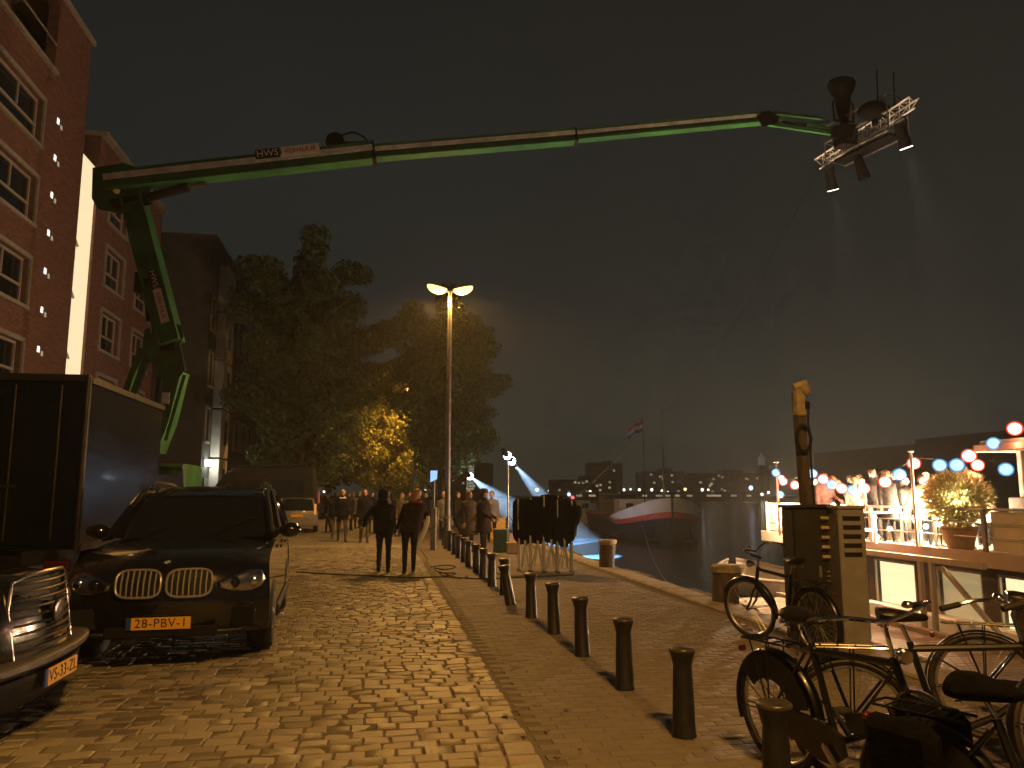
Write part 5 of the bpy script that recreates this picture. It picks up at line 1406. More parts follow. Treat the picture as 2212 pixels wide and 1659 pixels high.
    if not bald:
        q = MB(); q.ball((-.016, 0, .030), 1, 18, 12, sc=(.106, .092, .112)); r = random.Random(seed)
        q.v = [(x + r.uniform(-.006, .006) - max(0, x - .03) * (1.1 if z < .075 else 0), y, z + r.uniform(-.006, .008) if z > -.03 else z) for x, y, z in q.v]
        if longhair:
            q.ball((-.055, 0, -.06), 1, 14, 10, sc=(.070, .105, .16)); q.ball((-.055, 0, -.17), 1, 12, 8, sc=(.05, .10, .11))
        q.xform(HT); q.xform(S4); q.build('hair', 'hair_' + hair, t, True)
    else:
        q = MB(); q.lathe([(.092, -.02), (.097, .0), (.094, .03)], (-.012, 0, .0), 16); q.v = [(x - max(0, x) * .9, y * .9, z) for x, y, z in q.v]; q.xform(HT); q.xform(S4); q.build('hair', 'hair_' + hair, t, True)
    if hood:
        q = MB(); q.ball((-.03, 0, .02), 1, 16, 11, sc=(.128, .118, .142)); q.v = [(min(x, .045), y, z) for x, y, z in q.v]; q.ball((-.10, 0, -.14), 1, 12, 8, sc=(.09, .13, .08)); q.xform(HT); q.xform(S4); q.build('hood', 'cloth_' + top, t, True)
    if hat:
        q = MB(); q.lathe([(.125, .060), (.128, .066), (.112, .072), (.108, .11), (.10, .15), (.06, .175), (0, .18)], (-.008, 0, 0), 18); q.ball((.07, 0, .066), 1, 12, 6, sc=(.10, .10, .012)); q.xform(HT); q.xform(S4); q.build('hat', 'cloth_' + hat, t, True)
    if scarf:
        q = MB(); q.tube([up(1.47) + V((math.cos(a) * .092, math.sin(a) * .10, .01 * math.sin(3 * a))) for a in [2 * math.pi * k / 14 for k in range(14)]], .038, 8, closed=True); q.xform(S4); q.build('scarf', 'cloth_' + scarf, t, True)
    return t
AWAY, TOWARD, RIGHT, LEFT = R(90), R(-90), R(0), R(180)
def g(px, py, z=0): p = at_z(px, py, z); return (p.x, p.y, z)
person('person in dark navy hooded jacket seen from behind, left of the couple', g(828, 1236), AWAY - .15, 1.72, 'navy', 'black', 'dark', dict(armL=(.25, .75, .35), armR=(.05, .16, .35), legL=(.12, .12), legR=(-.10, .02), nod=.1, side=.05), hood=True, bulk=1.25, seed=1)
person('person in brown plaid jacket leaning right with fair hair, seen from behind', g(884, 1238), AWAY + .1, 1.76, 'plaid', 'black', 'fair', dict(lean=.16, side=-.2, turn=-1.0, nod=.3, armR=(.35, .5, .4), armL=(.1, .35, .5), legL=(-.10, .05), legR=(.30, .12)), bulk=1.25, longhair=True, seed=2, scarf='red')
# the rolled white sheet carried by the person in plaid
p = at_d(914, 1146, 16.3)
m = MB(); m.tube([(.10, 0, .30), (.085, 0, .18), (.03, 0, .0), (-.04, 0, -.16), (-.075, 0, -.24)], [.035, .05, .05, .047, .035], 12); rl = m.build('paper_roll', 'white_paint', None, True, tuple(p), -YAW)
tag(rl, 'rolled white sheet under the arm of the person in plaid', 'paper roll')
person('white-haired person in beige trousers and white collar walking towards the camera', g(738, 1170), TOWARD + .1, 1.77, 'navy', 'khaki', 'grey', dict(legL=(.3, .1), legR=(-.2, .3), armL=(.15, .1, .4), armR=(-.1, .1, .3)), bulk=1.2, seed=3, scarf='white')
person('stocky person in navy jacket seen from behind, leftmost of the walkers', g(724, 1164), AWAY, 1.70, 'navy', 'khaki', 'dark', dict(legL=(.1, .1), legR=(-.15, .15)), bulk=1.45, seed=4)
person('balding person in a dark coat facing the camera, hand held across', g(786, 1172), TOWARD + .05, 1.78, 'black', 'khaki', 'dark', dict(armL=(.35, .1, 1.35), armR=(.05, .12, .2), legL=(.1, .1), legR=(-.1, .1)), coat=.16, bulk=1.2, bald=True, seed=5)
person('person in black jacket just behind the balding man', g(803, 1152), TOWARD - .4, 1.70, 'black', 'black', 'dark', dict(turn=.4), bulk=1.2, seed=6)
person('person in pale blue jacket in the crowd', g(820, 1147), AWAY, 1.74, 'blue', 'denim', 'brown', None, bulk=1.15, seed=7)
person('fair-haired person between the two in the foreground, facing the camera', g(868, 1158), TOWARD, 1.66, 'khaki', 'denim', 'fair', dict(turn=.5), longhair=True, seed=8)
person('dark-haired person beside the fair-haired one in the crowd', g(884, 1154), TOWARD - .3, 1.70, 'brown', 'black', 'brown', None, bulk=1.15, seed=9)
for k, (px_, py_, tp_, lb_) in enumerate(((708, 1150, 'black', 'in black at the left edge of the crowd by the van'), (752, 1146, 'denim', 'in denim between the white-haired walker and the balding man'), (776, 1140, 'brown', 'in brown far behind the balding man'), (835, 1150, 'grey', 'in grey directly beyond the navy hooded figure'), (906, 1150, 'navy', 'in navy right of the couple near the blue sign'), (920, 1146, 'black', 'in black beside the blue sign post'), (988, 1164, 'black', 'in black behind the long brown coat'), (1062, 1172, 'grey', 'in grey right of the hat wearer by the kit pile'))):
    person('person ' + lb_, g(px_, py_), R(-90) + (k * 1.9) % 3 - 1.5, 1.66 + .03 * (k % 5), tp_, 'black', ('dark', 'brown', 'fair')[k % 3], dict(legL=(.15, .1), legR=(-.12, .1), turn=.3 * (k % 3) - .3), bulk=1.15, seed=70 + k)
person('person in grey among the far crowd by the trees', g(762, 1142), TOWARD, 1.72, 'grey', 'black', 'brown', None, seed=10)
person('crouching-height child-sized person in black in the far crowd', g(845, 1140), AWAY, 1.6, 'black', 'black', 'dark', None, seed=11)
person('long-haired person in a long brown coat left of the hat wearer', g(1012, 1192), R(-60), 1.72, 'brown', 'black', 'brown', dict(turn=.3, armL=(.2, .1, .8)), coat=.42, bulk=1.3, longhair=True, seed=12)
person('person in a flat hat and dark patterned coat facing right by the bollards', g(1044, 1198), R(-25), 1.74, 'plaid', 'black', 'dark', dict(armL=(.2, .12, .9), armR=(.2, .12, .9), nod=.1), coat=.30, bulk=1.45, hat='brown', seed=13)
person('person in black crouched over kit behind the bollards', g(985, 1180), R(-20), 1.62, 'black', 'black', 'dark', dict(lean=.7, legL=(.7, .9), legR=(.5, .7), armL=(.4, .1, .5), armR=(.4, .1, .5)), seed=14)
person('person with a grey jacket behind the lamp post', g(958, 1166), TOWARD, 1.7, 'grey', 'black', 'grey', None, seed=15)
# ------------------------------------------------------------------ mooring posts
def mooring_post(label, px, py, dist, dia, lean):
    p = at_d(px, py, dist)
    t = thing('mooring_post', label, 'post', (p.x, p.y, Z_WATER), 0, 'timber mooring posts at the quay edge')
    h = p.z - Z_WATER
    r = dia / 2; rg = random.Random(int(px))
    def ring(z, k): return [(lean * (z - h) + r * k * (1 + .10 * math.sin(a * 5 + z * 4) + rg.uniform(-.04, .04)) * math.cos(a), r * k * (1 + .10 * math.cos(a * 4 + z * 3)) * math.sin(a), z) for a in [2 * math.pi * i / 20 for i in range(20)]]
    m = MB(); m.loft([ring(-1.5, 1.0), ring(0, .96), ring(.5, .94), ring(1.0, .90), ring(h - .4, .86), ring(h - .1, .95)]); m.build('pile', 'old_timber', t, True)
    m = MB(); rings = []
    for z, k in ((h - .09, 1.02), (h - .05, 1.06), (h - .01, 1.08), (h + .015, .95)): rings.append([(x * 1.0, y_, zz + (.07 * math.sin(i * 1.1) if z < h - .1 else 0)) for i, (x, y_, zz) in enumerate(ring(z, k))])
    m.loft(rings); m.build('cap', 'pale_cap', t, True)
mooring_post('thick leaning timber mooring post near the bicycle by the cabinet', 1572, 1222, 12.1, .46, .10)
mooring_post('timber mooring post right of the folded tents', 1312, 1167, 17.6, .37, .04)
def line(label, a, b, sag=.4, r=.014):
    m = MB(); pts = []
    for k in range(17):
        f = k / 16; p = Vector(a).lerp(Vector(b), f); p.z -= sag * 4 * f * (1 - f); pts.append(p)
    m.tube(pts, r, 5); tag(m.build('mooring_line', 'grey_metal'), label, 'rope', 'mooring lines')
# ------------------------------------------------------------------ barge
BG = thing('barge', 'black barge with white and red bow facing the quay, moored in the basin', 'barge', (18.7, 48.5, Z_WATER), R(-9)); BG.scale = (1.12, 1.12, 1.12)
# local: bow at y=0 pointing -y, length to +y
def hull_half(y):        # half beam at distance y from the stem
    return 3.0 * min(1, (max(0, y) / 4.2)) ** .48 if y < 4.2 else 3.0
def sheer(y): return 1.35 + 1.2 * max(0, 1 - y / 6.5) ** 1.7
ys = [0.02, .15, .4, .8, 1.4, 2.2, 3.2, 4.5, 6.5, 10, 16, 22, 25, 26.2]
def strake(z0f, z1f, name, matn, infl=0.0, ys=ys):
    m = MB(); ring = []
    for y in ys:
        hb = hull_half(y) * (1 if y < 23 else max(.45, 1 - (y - 23) / 5)); z0, z1 = z0f(y), z1f(y)
        flare = lambda z: .80 + .20 * min(1, max(0, z / 2.2))
        ring.append([(-(hb * flare(z0) + infl), y, z0), (-(hb * flare(z1) + infl), y, z1), ((hb * flare(z1) + infl), y, z1), ((hb * flare(z0) + infl), y, z0)])
    V = [p for r in ring for p in r]; F = []
    for i in range(len(ys) - 1):
        for a, b in ((0, 1), (2, 3)): F.append((i * 4 + a, i * 4 + b, i * 4 + 4 + b, i * 4 + 4 + a))
    F.append((0, 1, 2, 3)); m.add(V, F); return m.build(name, matn, BG, True)
wh = lambda y: max(.0, .80 * (1 - y / 8.5))
rd = lambda y: .34 * max(.25, 1 - y / 14)
strake(lambda y: -.6, lambda y: sheer(y) - wh(y) - rd(y), 'hull', 'barge_black')
strake(lambda y: sheer(y) - wh(y) - rd(y), lambda y: sheer(y) - wh(y), 'red_strake', 'barge_red', .015)
strake(lambda y: sheer(y) - wh(y), lambda y: sheer(y), 'bulwark', 'barge_white', .012, ys[:9])
m = MB(); m.bar((0, -.03, -.4), (0, -.03, 2.62), .10, .10); m.build('stem', 'barge_black', BG)
m = MB(); V = []; 
for y in ys[1:]: hb = hull_half(y) * (1 if y < 23 else .6); V.append(((-hb * .98, y, 1.22), (hb * .98, y, 1.22)))
for a, b in zip(V, V[1:]): m.add([a[0], a[1], b[1], b[0]], [(0, 1, 2, 3)])
m.build('deck', 'hatch_grey', BG)
m = MB(); m.box((0, 13, 1.75), (3.6, 11, 1.1), bevel=.12); m.build('hold_cover', 'hatch_grey', BG)
cabn = MB(); cabn.box((-.4, 8.6, 1.75), (3.2, 2.6, 1.35), bevel=.06); cb_ = cabn.build('cabin', 'barge_white', BG)
for x in (-1.3, .4):
    m = MB(); m.box((x, 7.29, 1.95), (.5, .04, .4)); m.build('window', 'dark_glass', cb_)
m = MB(); m.box((0, 21.5, 2.0), (3.0, 2.6, 1.7), bevel=.08); wh_ = m.build('wheelhouse', 'hatch_grey', BG)
m = MB(); m.box((0, 20.18, 2.4), (2.4, .05, .6)); m.build('window', 'dark_glass', wh_)
for x in (-.55, .62):
    m = MB(); m.lathe([(.17, -.02), (.2, .02), (.2, .06), (.12, .04)], (x * 1.7, .75, .80), 14, 'y'); m.build('hawse_ring', 'barge_black', BG, True)
    m = MB(); m.bar((x * 1.8, .60, .75), (x * 1.9, .45, .15), .1, .1); m.box((x * 1.9, .40, .1), (.6, .12, .14)); m.build('anchor', 'barge_black', BG)
mt = at_d(1402, 902, 58); 
m = MB(); m.cone((mt.x - 18.7, mt.y - 48, 1.2), (mt.x - 18.7, mt.y - 48, mt.z - Z_WATER), .09, .035, 10); mast = m.build('mast', 'grey_metal', BG, True)
m = MB(); m.bar((mt.x - 19.1, mt.y - 48, mt.z - .2), (mt.x - 18.3, mt.y - 48, mt.z - .2), .04, .04); m.build('yard', 'grey_metal', mast)
fp = at_d(1374, 930, 56)
m = MB(); m.cone((fp.x - 18.7, fp.y - 48, 1.2), (fp.x - 18.7, fp.y - 48, fp.z + .2 - Z_WATER), .035, .02, 8); fs = m.build('flagstaff', 'far_dark', BG)
for k, mm in enumerate(('flag_red', 'flag_white', 'flag_blue')):
    m = MB(); V = []; n = 10
    for i in range(n + 1):
        f = i / n; x = fp.x - 18.7 - f * 1.0; y = fp.y - 48 + .10 * math.sin(f * 7); dz = -f * .55 - .06 * math.sin(f * 9)
        z = fp.z - Z_WATER + dz - k * .24
        V.append([(x, y, z), (x, y, z - .24), (x, y + .012, z - .24), (x, y + .012, z)])
    m.loft(V); m.build('flag_stripe', mm, fs)
line('slack mooring line from the barge bow to the quay', (17.5, 49, .3), (5.4, 33, -.1), .9)
line('thin line across the water to the near mooring post', (17.0, 49.5, -.3), tuple(at_d(1560, 1290, 12.3)), 1.3, .010)

def moored_boat(label, px0, px1, py, dist, L, rz, lit=False):
    a = at_z(px0, py, Z_WATER); 
    t = thing('moored_boat', label, 'boat', (a.x, a.y, Z_WATER), rz, 'other boats moored along the quay')
    m = MB(); rings = []
    for y, hb, sh in ((0, .5, 1.3), (1, 1.5, 1.15), (2.5, 1.9, 1.0), (L - 2, 1.9, .95), (L, 1.5, 1.05)):
        rings.append([(-hb * .8, y, -.4), (-hb, y, sh), (hb, y, sh), (hb * .8, y, -.4)])
    m.loft(rings); m.build('hull', 'barge_white', t)
    m = MB(); m.loft([[(x * 1.02, y, z) for x, y, z in ((-hb, y, .0), (-hb, y, .25), (hb, y, .25), (hb, y, .0))] for y, hb in ((.02, .42), (1, 1.3), (2.5, 1.68), (L - .5, 1.6))], caps=False); m.build('waterline', 'barge_black', t)
    m = MB(); m.box((0, L * .45, 1.6), (2.6, L * .4, 1.5), bevel=.08); c = m.build('cabin', 'barge_white', t)
    for k in range(3):
        m = MB(); m.box((-1.31, L * .32 + k * L * .12, 1.8), (.03, .5, .5)); m.build('window', 'dark_glass', c)
    m = MB(); m.box((.6, L * .25 - .02 if False else L * .25 - .02, 1.8), (.7, .04, .5)); m.build('window', 'dark_glass', c)
    return t
moored_boat('white-hulled boat moored behind the barge, left of it', 1276, 0, 1131, 0, 14, R(4))
moored_boat('small white cabin boat caught in the blue film beam', 1104, 0, 1128, 0, 8, R(10))

# ------------------------------------------------------------------ houseboat with the lantern deck
ZD = .47; XH = 12.0; YH0, YH1 = 6.0, 22.4
HB_ = thing('houseboat', 'houseboat with a brightly lit party deck and curtained windows below', 'houseboat', (XH, 14, Z_WATER), 0, 'houseboat at the right')
OB = Matrix.Translation((-XH, -14, -Z_WATER))
def hp(name, mats, fn, smooth=False, parent=None):
    m = MB(); fn(m); m.xform(OB); return m.build(name, mats, parent or HB_, smooth)
hp('hull', 'boat_white', lambda m: m.box((XH + 3.3, 14.0, -1.25), (6.3, 17.0, .5), bevel=.05))
hp('end_wall', 'boat_white', lambda m: m.box((XH + 3.3, 21.9, -.42), (6.1, .12, 1.2)))
hp('fascia', 'boat_fascia', lambda m: (m.box((XH + .0, 14.6, ZD - .14), (.16, 17.3, .30)),))
hp('end_fascia', 'boat_white', lambda m: (m.box((XH + 3.3, 23.27, ZD - .14), (6.7, .16, .302)),))
deck = hp('deck', 'mortar_sand', lambda m: m.box((XH + 3.35, 14.6, ZD - .06), (6.5, 17.1, .06)))
pm = MB(); pm.box((0, 0, 0), (6.45, .135, .03)); pm = pm.mesh('plank', 'deck_plank')
for k in range(117):
    link('plank', pm, deck, (3.35, 6.2 + k * .145 - 14, ZD - .015 - Z_WATER))
# lower wall with windows and blinds
def hw(m):
    wins = [(20.6, 21.2), (18.55, 19.9), (16.55, 18.1), (14.5, 15.9), (12.6, 14.1), (10.4, 11.9), (8.0, 9.6)]
    holes = [(a, b, -1.06, .04) for a, b in wins]
    mm = MB(); wall_with_holes(mm, -(XH + .25), 6, 21.9, -1.2, .33, holes, .1)
    m.add([(-x, y, z) for x, y, z in mm.v], mm.f)
hp('cabin_wall', 'boat_wall', hw)
for k, (a, b, mm) in enumerate(((20.6, 21.2, 'blind'), (18.55, 19.9, 'blind_dim'), (16.55, 18.1, 'blind'), (14.5, 15.9, 'blind_dim'), (12.6, 14.1, 'blind'), (10.4, 11.9, 'blind_dim'), (8.0, 9.6, 'blind'))):
    wf = hp('window', 'window_frame', lambda m: (m.box((XH + .29, (a + b) / 2, .01), (.05, b - a, .05)), m.box((XH + .29, (a + b) / 2, -1.03), (.05, b - a, .05)), m.box((XH + .289, a + .025, -.51), (.05, .05, 1.0)), m.box((XH + .289, b - .025, -.51), (.05, .05, 1.0))))
    hp('pane', 'thin_glass', lambda m: m.add([(XH + .30, a, -1.05), (XH + .30, b, -1.05), (XH + .30, b, .03), (XH + .30, a, .03)], [(0, 1, 2, 3)]), parent=wf)
    n = 26
    for q in range(n):
        z = -1.02 + q * (1.04 / n)
        hp('slat', mm, lambda m: m.box((XH + .40, (a + b) / 2, z + .02), (.012, b - a - .12, .034)), parent=wf)
# railing
for k, y in enumerate((23.0, 19.75, 17.75, 16.0, 14.05, 12.0, 10.0, 8.0)):
    hp('rail_post', 'boat_white' if y > 14.2 else 'grey_metal', lambda m: m.box((XH + .02, y, ZD + .43), (.07, .10, .85), bevel=.01))
for z, r_ in ((.86, .028), (.58, .012), (.30, .012)):
    hp('rail', 'boat_white', lambda m: m.tube([(XH + .02, 14.05, ZD + z), (XH + .02, 23.0, ZD + z), (XH + 6.4, 23.0, ZD + z)], r_, 8))
    hp('rail', 'grey_metal', lambda m: m.tube([(XH + .02, 6.2, ZD + z), (XH + .02, 14.04, ZD + z)], r_, 8))
# windbreak glass at the far corner and translucent screen at the near end
wb = hp('windbreak', 'boat_white', lambda m: [m.box((XH + .02, y, ZD + .45), (.05, .05, .9)) for y in (21.5, 23.04)])
hp('glass_panel', 'lit_canvas', lambda m: m.box((XH + .05, 22.27, ZD + .45), (.015, 1.46, .8)), parent=wb)
hp('glass_panel', 'lit_canvas', lambda m: m.box((XH + .75, 23.04, ZD + .45), (1.3, .015, .8)), parent=wb)
scr = hp('screen', 'lit_canvas', lambda m: m.box((XH + .10, 12.0, ZD + .43), (.015, 3.9, .78)))
# wheelhouse roof and posts at the right
hp('roof', 'boat_fascia', lambda m: (m.box((XH + 2.6, 11.2, 2.62), (3.6, 7.8, .16), bevel=.02), m.box((XH + 2.6, 11.2, 2.74), (3.4, 7.6, .08))))
for x, y in ((XH + 1.25, 14.3), (XH + 4.1, 14.3), (XH + 1.25, 8.0)):
    hp('roof_post', 'boat_white', lambda m: m.box((x, y, (ZD + 2.54) / 2), (.13, .13, 2.54 - ZD), bevel=.012))
hp('bench_box', 'boat_wall', lambda m: m.box((XH + 1.6, 14.4, ZD + .55), (.9, .5, 1.1), bevel=.02))
# pillars and brackets under the deck (access frame)
for y in (18.9, 15.55, 15.2):
    hp('frame_post', 'boat_fascia', lambda m: m.box((XH - .35, y, -.50), (.09, .09, 1.5)))
hp('frame_beam', 'boat_fascia', lambda m: m.box((XH - .35, 16.4, .24), (.11, 5.4, .12)))
hp('frame_brace', 'boat_fascia', lambda m: m.bar((XH - .35, 14.9, .12), (XH - .35, 13.2, -1.2), .08, .08))
# floating jetty between quay and houseboat
JT = thing('floating_jetty', 'floating plank jetty between the quay and the houseboat', 'jetty', (8.8, 13, Z_WATER), 0)
m = MB(); m.box((0, 0, .06), (5.0, 16.6, .24)); m.build('float', 'boat_wall', JT)
jp = MB(); jp.box((0, 0, 0), (5.0, .17, .05), bevel=.008); jp = jp.mesh('plank', 'jetty_plank')
for k in range(91): link('plank', jp, JT, (0, -8.2 + k * .18, .205))
m = MB(); m.box((2.55, 0, .27), (.16, 16.6, .14), bevel=.015); m.build('edge_beam', 'coping', JT)
m = MB(); m.box((-2.55, 0, .24), (.12, 16.6, .12), bevel=.015); m.build('edge_beam', 'jetty_plank', JT)

# white tender moored at the far end of the houseboat
p = at_z(1708, 1300, Z_WATER)
TN = thing('dinghy', 'white round-sterned dinghy at the end of the houseboat', 'boat', (p.x, p.y + .5, Z_WATER), 0)
rings = []
for y, hb, sh in ((-.9, .35, .62), (-.75, .75, .64), (-.4, 1.0, .66), (.2, 1.1, .68), (1.6, 1.1, .72), (2.6, .8, .82), (3.3, .15, .92)):
    rings.append([(hb * math.cos(a), y, sh - (sh + .25) * abs(math.sin(a)) ** 1.2 if False else (-.25 + (sh + .25) * (1 - math.sin(a) ** 1.5))) for a in [math.pi * k / 12 for k in range(13)]])
m = MB(); m.loft(rings, closed=False, caps=False); m.build('hull', 'concrete_trim', TN, True)
m = MB(); m.tube([(r_[0][0], r_[0][1], r_[0][2]) for r_ in rings][::-1] + [(r_[-1][0], r_[-1][1], r_[-1][2]) for r_ in rings], .05, 6); m.build('gunwale', 'boat_fascia', TN, True)
m = MB(); m.box((0, .6, .45), (1.9, .3, .05)); m.build('thwart', 'deck_plank', TN)
m = MB(); m.box((0, -.95, .75), (.28, .3, .42), bevel=.06); m.cone((0, -1.0, .55), (0, -1.02, -.1), .07, .05, 8); m.build('outboard', 'black_housing', TN)

# ------------------------------------------------------------------ lanterns on strings
lan = {}
for c in ('red', 'blue'):
    sh_ = MB(); sh_.ball((0, 0, 0), 1, 18, 12); sh_m = sh_.mesh('shade', 'lantern_' + c, 'all')
    co_ = MB(); co_.ball((0, 0, 0), .80, 16, 10); co_m = co_.mesh('core', 'lantern_core_' + c, 'all')
    rg_ = MB(); rg_.lathe([(.14, .96), (.15, 1.0), (.14, 1.04), (.05, 1.06)], n=10); rg_m = rg_.mesh('top_ring', 'grey_metal')
    lan[c] = (sh_m, co_m, rg_m)
LT_ = []
def lantern(c, px, py, d_px, dist, label):
    p = at_d(px, py, dist); r = d_px / 2 / 1690 * dist
    t = thing('paper_lantern', label, 'lantern', tuple(p), random.uniform(0, 3), 'red and blue paper lanterns')
    for nm, me in zip(('shade', 'core', 'top_ring'), lan[c]):
        o = link(nm, me, t); o.scale = (r, r, r * .95)
    LT_.append(t)
    return p
LS = [('blue', 1676, 1021, 19, 22.3, 'on the far corner pole'), ('red', 1688, 1033, 16, 22.0, 'just right of the far corner pole'), ('red', 1692, 1040, 19, 21.8, 'second right of the far corner pole'), ('red', 1717, 1048, 21, 21.3, 'left of the timber pole, lowest of that swag'), ('blue', 1685, 1068, 18, 22.6, 'low by the far corner glass'),
      ('blue', 1755, 1023, 23, 20.2, 'just right of the timber pole'), ('red', 1778, 1035, 24, 19.7, 'left of the left swag, over the seated pair'), ('blue', 1797, 1047, 24, 19.4, 'second from the left in the middle swag'), ('red', 1818, 1055, 25, 19.0, 'low in the middle swag, left of the lowest blue'), ('blue', 1843, 1059, 25, 18.8, 'lowest blue of the middle swag'),
      ('red', 1866, 1055, 27, 18.5, 'right of the lowest blue lantern'), ('red', 1912, 1041, 28, 18.2, 'in front of the red-haired person'), ('blue', 1943, 1025, 29, 18.0, 'left of the deck pole'), ('red', 1974, 1001, 29, 17.7, 'on the deck pole'),
      ('blue', 2030, 1005, 30, 17.2, 'left above the bush'), ('blue', 2067, 1005, 32, 16.9, 'right above the bush'), ('red', 2093, 985, 32, 16.6, 'highest over the bush'), ('red', 2112, 1005, 28, 16.9, 'over the right shoulder of the bush'), ('blue', 2173, 1014, 31, 16.2, 'alone under the canopy roof'),
      ('blue', 2146, 958, 29, 16.4, 'half hidden behind the canopy edge'), ('red', 2192, 926, 33, 15.8, 'highest of all, above the canopy')]
ps = []
for c, x, y, d, ds, lb in LS:
    ps.append(lantern(c, x, y, d, ds, 'glowing %s paper lantern, %s' % (c, lb)))
def string(idx, label, ends=()):
    pts = [Vector(e_) for e_ in ends[:1]] + [ps[i] + Vector((0, 0, .17)) for i in idx] + [Vector(e_) for e_ in ends[1:]]
    q = []
    for a, b in zip(pts, pts[1:]):
        for k in range(4): p_ = a.lerp(b, k / 4); p_.z -= .05 * math.sin(math.pi * k / 4); q.append(p_)
    q.append(pts[-1]); m = MB(); m.tube(q, .006, 4); tag(m.build('lantern_string', 'cable_black'), label, 'string', 'strings the lanterns hang on')
string([0, 1, 2, 3, 5, 6, 7, 8, 9, 10, 11, 12, 13], 'long sagging string of lanterns from the corner pole to the deck pole')
string([13, 14, 15, 16, 17, 18], 'lantern string from the deck pole over the bush to the canopy')
string([19, 20], 'lantern string rising above the canopy')
for (px, ytop, ds, lb) in ((1677, 1000, 22.3, 'thin white pole at the far corner of the lantern deck'), (1967, 978, 17.6, 'thin white pole on the lantern deck by the beige jacket')):
    p = at_d(px, ytop, ds); t = thing('deck_pole', lb, 'pole', (p.x, p.y, ZD), 0, 'white poles on the lantern deck')
    m = MB(); m.cone((0, 0, 0), (0, 0, p.z - ZD), .035, .03, 10); m.build('shaft', 'boat_white', t, True)
    m = MB(); m.ball((0, 0, p.z - ZD + .03), .07, 10, 6, sc=(1, 1, .5)); m.build('finial', 'boat_white', t, True)
# bulbs on the rail, and lamps added to brighten the deck
bl_me = MB().ball((0, 0, 0), .055, 10, 7).mesh('bulb', 'bulb_warm', 'all')
sk_me = MB().cone((0, 0, .04), (0, 0, .11), .022, .022, 8).mesh('socket', 'black_trim')
BL = [(1800, 1091, 19.3), (1888, 1118, 18.6), (1908, 1107, 19.2), (1925, 1104, 19.0), (1957, 1118, 18.5), (1976, 1119, 18.2), (1996, 1117, 18.2), (2036, 1120, 17.5), (2070, 1128, 17.0), (1922, 1142, 18.8), (2000, 1137, 18.0), (1895, 1160, 18.9), (1862, 1040, 18.6), (1690, 1108, 22.5), (1700, 1122, 22.3), (1682, 1130, 22.6), (1695, 1142, 22.7), (1706, 1100, 22.0), (1985, 1128, 20.5), (2012, 1118, 20.8), (2090, 1120, 18.6)]
BL.sort()
for i, (x, y, d) in enumerate(BL):
    p = at_d(x, y, d)
    t = thing('festoon_bulb', 'warm glowing bulb of the party deck, %s from the left' % ordinal(i + 1), 'bulb', tuple(p), 0, 'warm bulbs of the party deck')
    link('bulb', bl_me, t); link('socket', sk_me, t)
DECK_LIGHTS = [(1690, 1108, 23.1, 2400), (1910, 1112, 19.3, 1700), (1980, 1120, 18.9, 1800), (2030, 1122, 17.6, 1400), (1800, 1085, 20.5, 1500), (2090, 1100, 17.4, 1300)]
DECK_LIGHTS.sort()
for i, (x, y, d, e_) in enumerate(DECK_LIGHTS):
    p = at_d(x, y, d); t = thing('deck_fill_lamp', 'added warm lamp brightening the deck behind the railing, %s from the left' % ordinal(i + 1), 'lamp', (p.x, p.y, p.z), 0, 'added lamps of the party deck')
    m = MB(); m.lathe([(.04, -.16), (.09, -.06), (.10, .02), (.05, .1), (.0, .11)], n=12); m.build('lamp_shade', 'bulb_warm', t, True)
    m = MB(); m.cone((0, 0, ZD - p.z), (0, 0, -.16), .02, .02, 8); m.lathe([(.12, ZD - p.z), (.10, ZD - p.z + .03), (.02, ZD - p.z + .05)], n=12); m.build('stem', 'grey_metal', t, True)
    light('POINT', 'lamp_light', t, (0, 0, .22), e_, WARM, .12)
for k, (i, e_) in enumerate(((2, 50), (6, 70), (10, 80), (11, 80), (13, 45), (16, 10), (20, 30))):
    light('POINT', 'lantern_light', LT_[i], (0, 0, -.3), e_, (1, .25, .12), .15)

# ------------------------------------------------------------------ people, bush and furniture on the deck
def gd(px, d): p = at_d(px, 1066, d); return (p.x, p.y, ZD)
GB = 'people on the lantern deck'
person('person in grey with pinned hair on the deck, facing the red lantern', gd(1782, 20.3), R(-100), 1.72, 'grey', 'black', 'brown', dict(armL=(.3, .1, 1.0), turn=.3), seed=21, group=GB)
person('person in black seen from behind right of the timber pole', gd(1748, 21.3), AWAY, 1.66, 'black', 'black', 'dark', None, seed=22, group=GB)
person('person with a bare face half hidden in the deck crowd', gd(1814, 21.2), R(-120), 1.55, 'brown', 'black', 'brown', None, seed=23, group=GB)
person('pale-faced person in white shirt in the middle of the deck', gd(1848, 19.8), R(-130), 1.62, 'white', 'black', 'dark', dict(armL=(.3, .2, .8)), seed=24, group=GB)
person('short-haired person in a black jacket standing tall on the deck', gd(1886, 19.8), R(-110), 1.80, 'black', 'black', 'brown', dict(turn=-.4), seed=25, group=GB)
person('person in a dark shirt bending between two lanterns', gd(1870, 20.6), R(-160), 1.52, 'plaid', 'black', 'brown', dict(lean=.2), seed=26, group=GB)
person('red-haired person in a dark dress on the deck', gd(1916, 19.2), R(-90), 1.76, 'black', 'black', 'brown', dict(turn=.3), coat=.35, longhair=True, seed=27, group=GB)
person('person in a beige jacket seen from behind, beside the deck pole', gd(1992, 18.3), R(60), 1.62, 'beige', 'denim', 'dark', dict(armL=(.2, .4, .9)), bulk=1.35, seed=28, group=GB)
person('person in purple behind the beige jacket', gd(2003, 19.4), R(-150), 1.70, 'purple', 'black', 'grey', dict(turn=.3), seed=29, group=GB)
person('person in red at the far side of the bush', gd(2100, 19.0), R(-140), 1.74, 'red', 'black', 'hair_fair'[5:], dict(turn=.4), seed=30, group=GB)
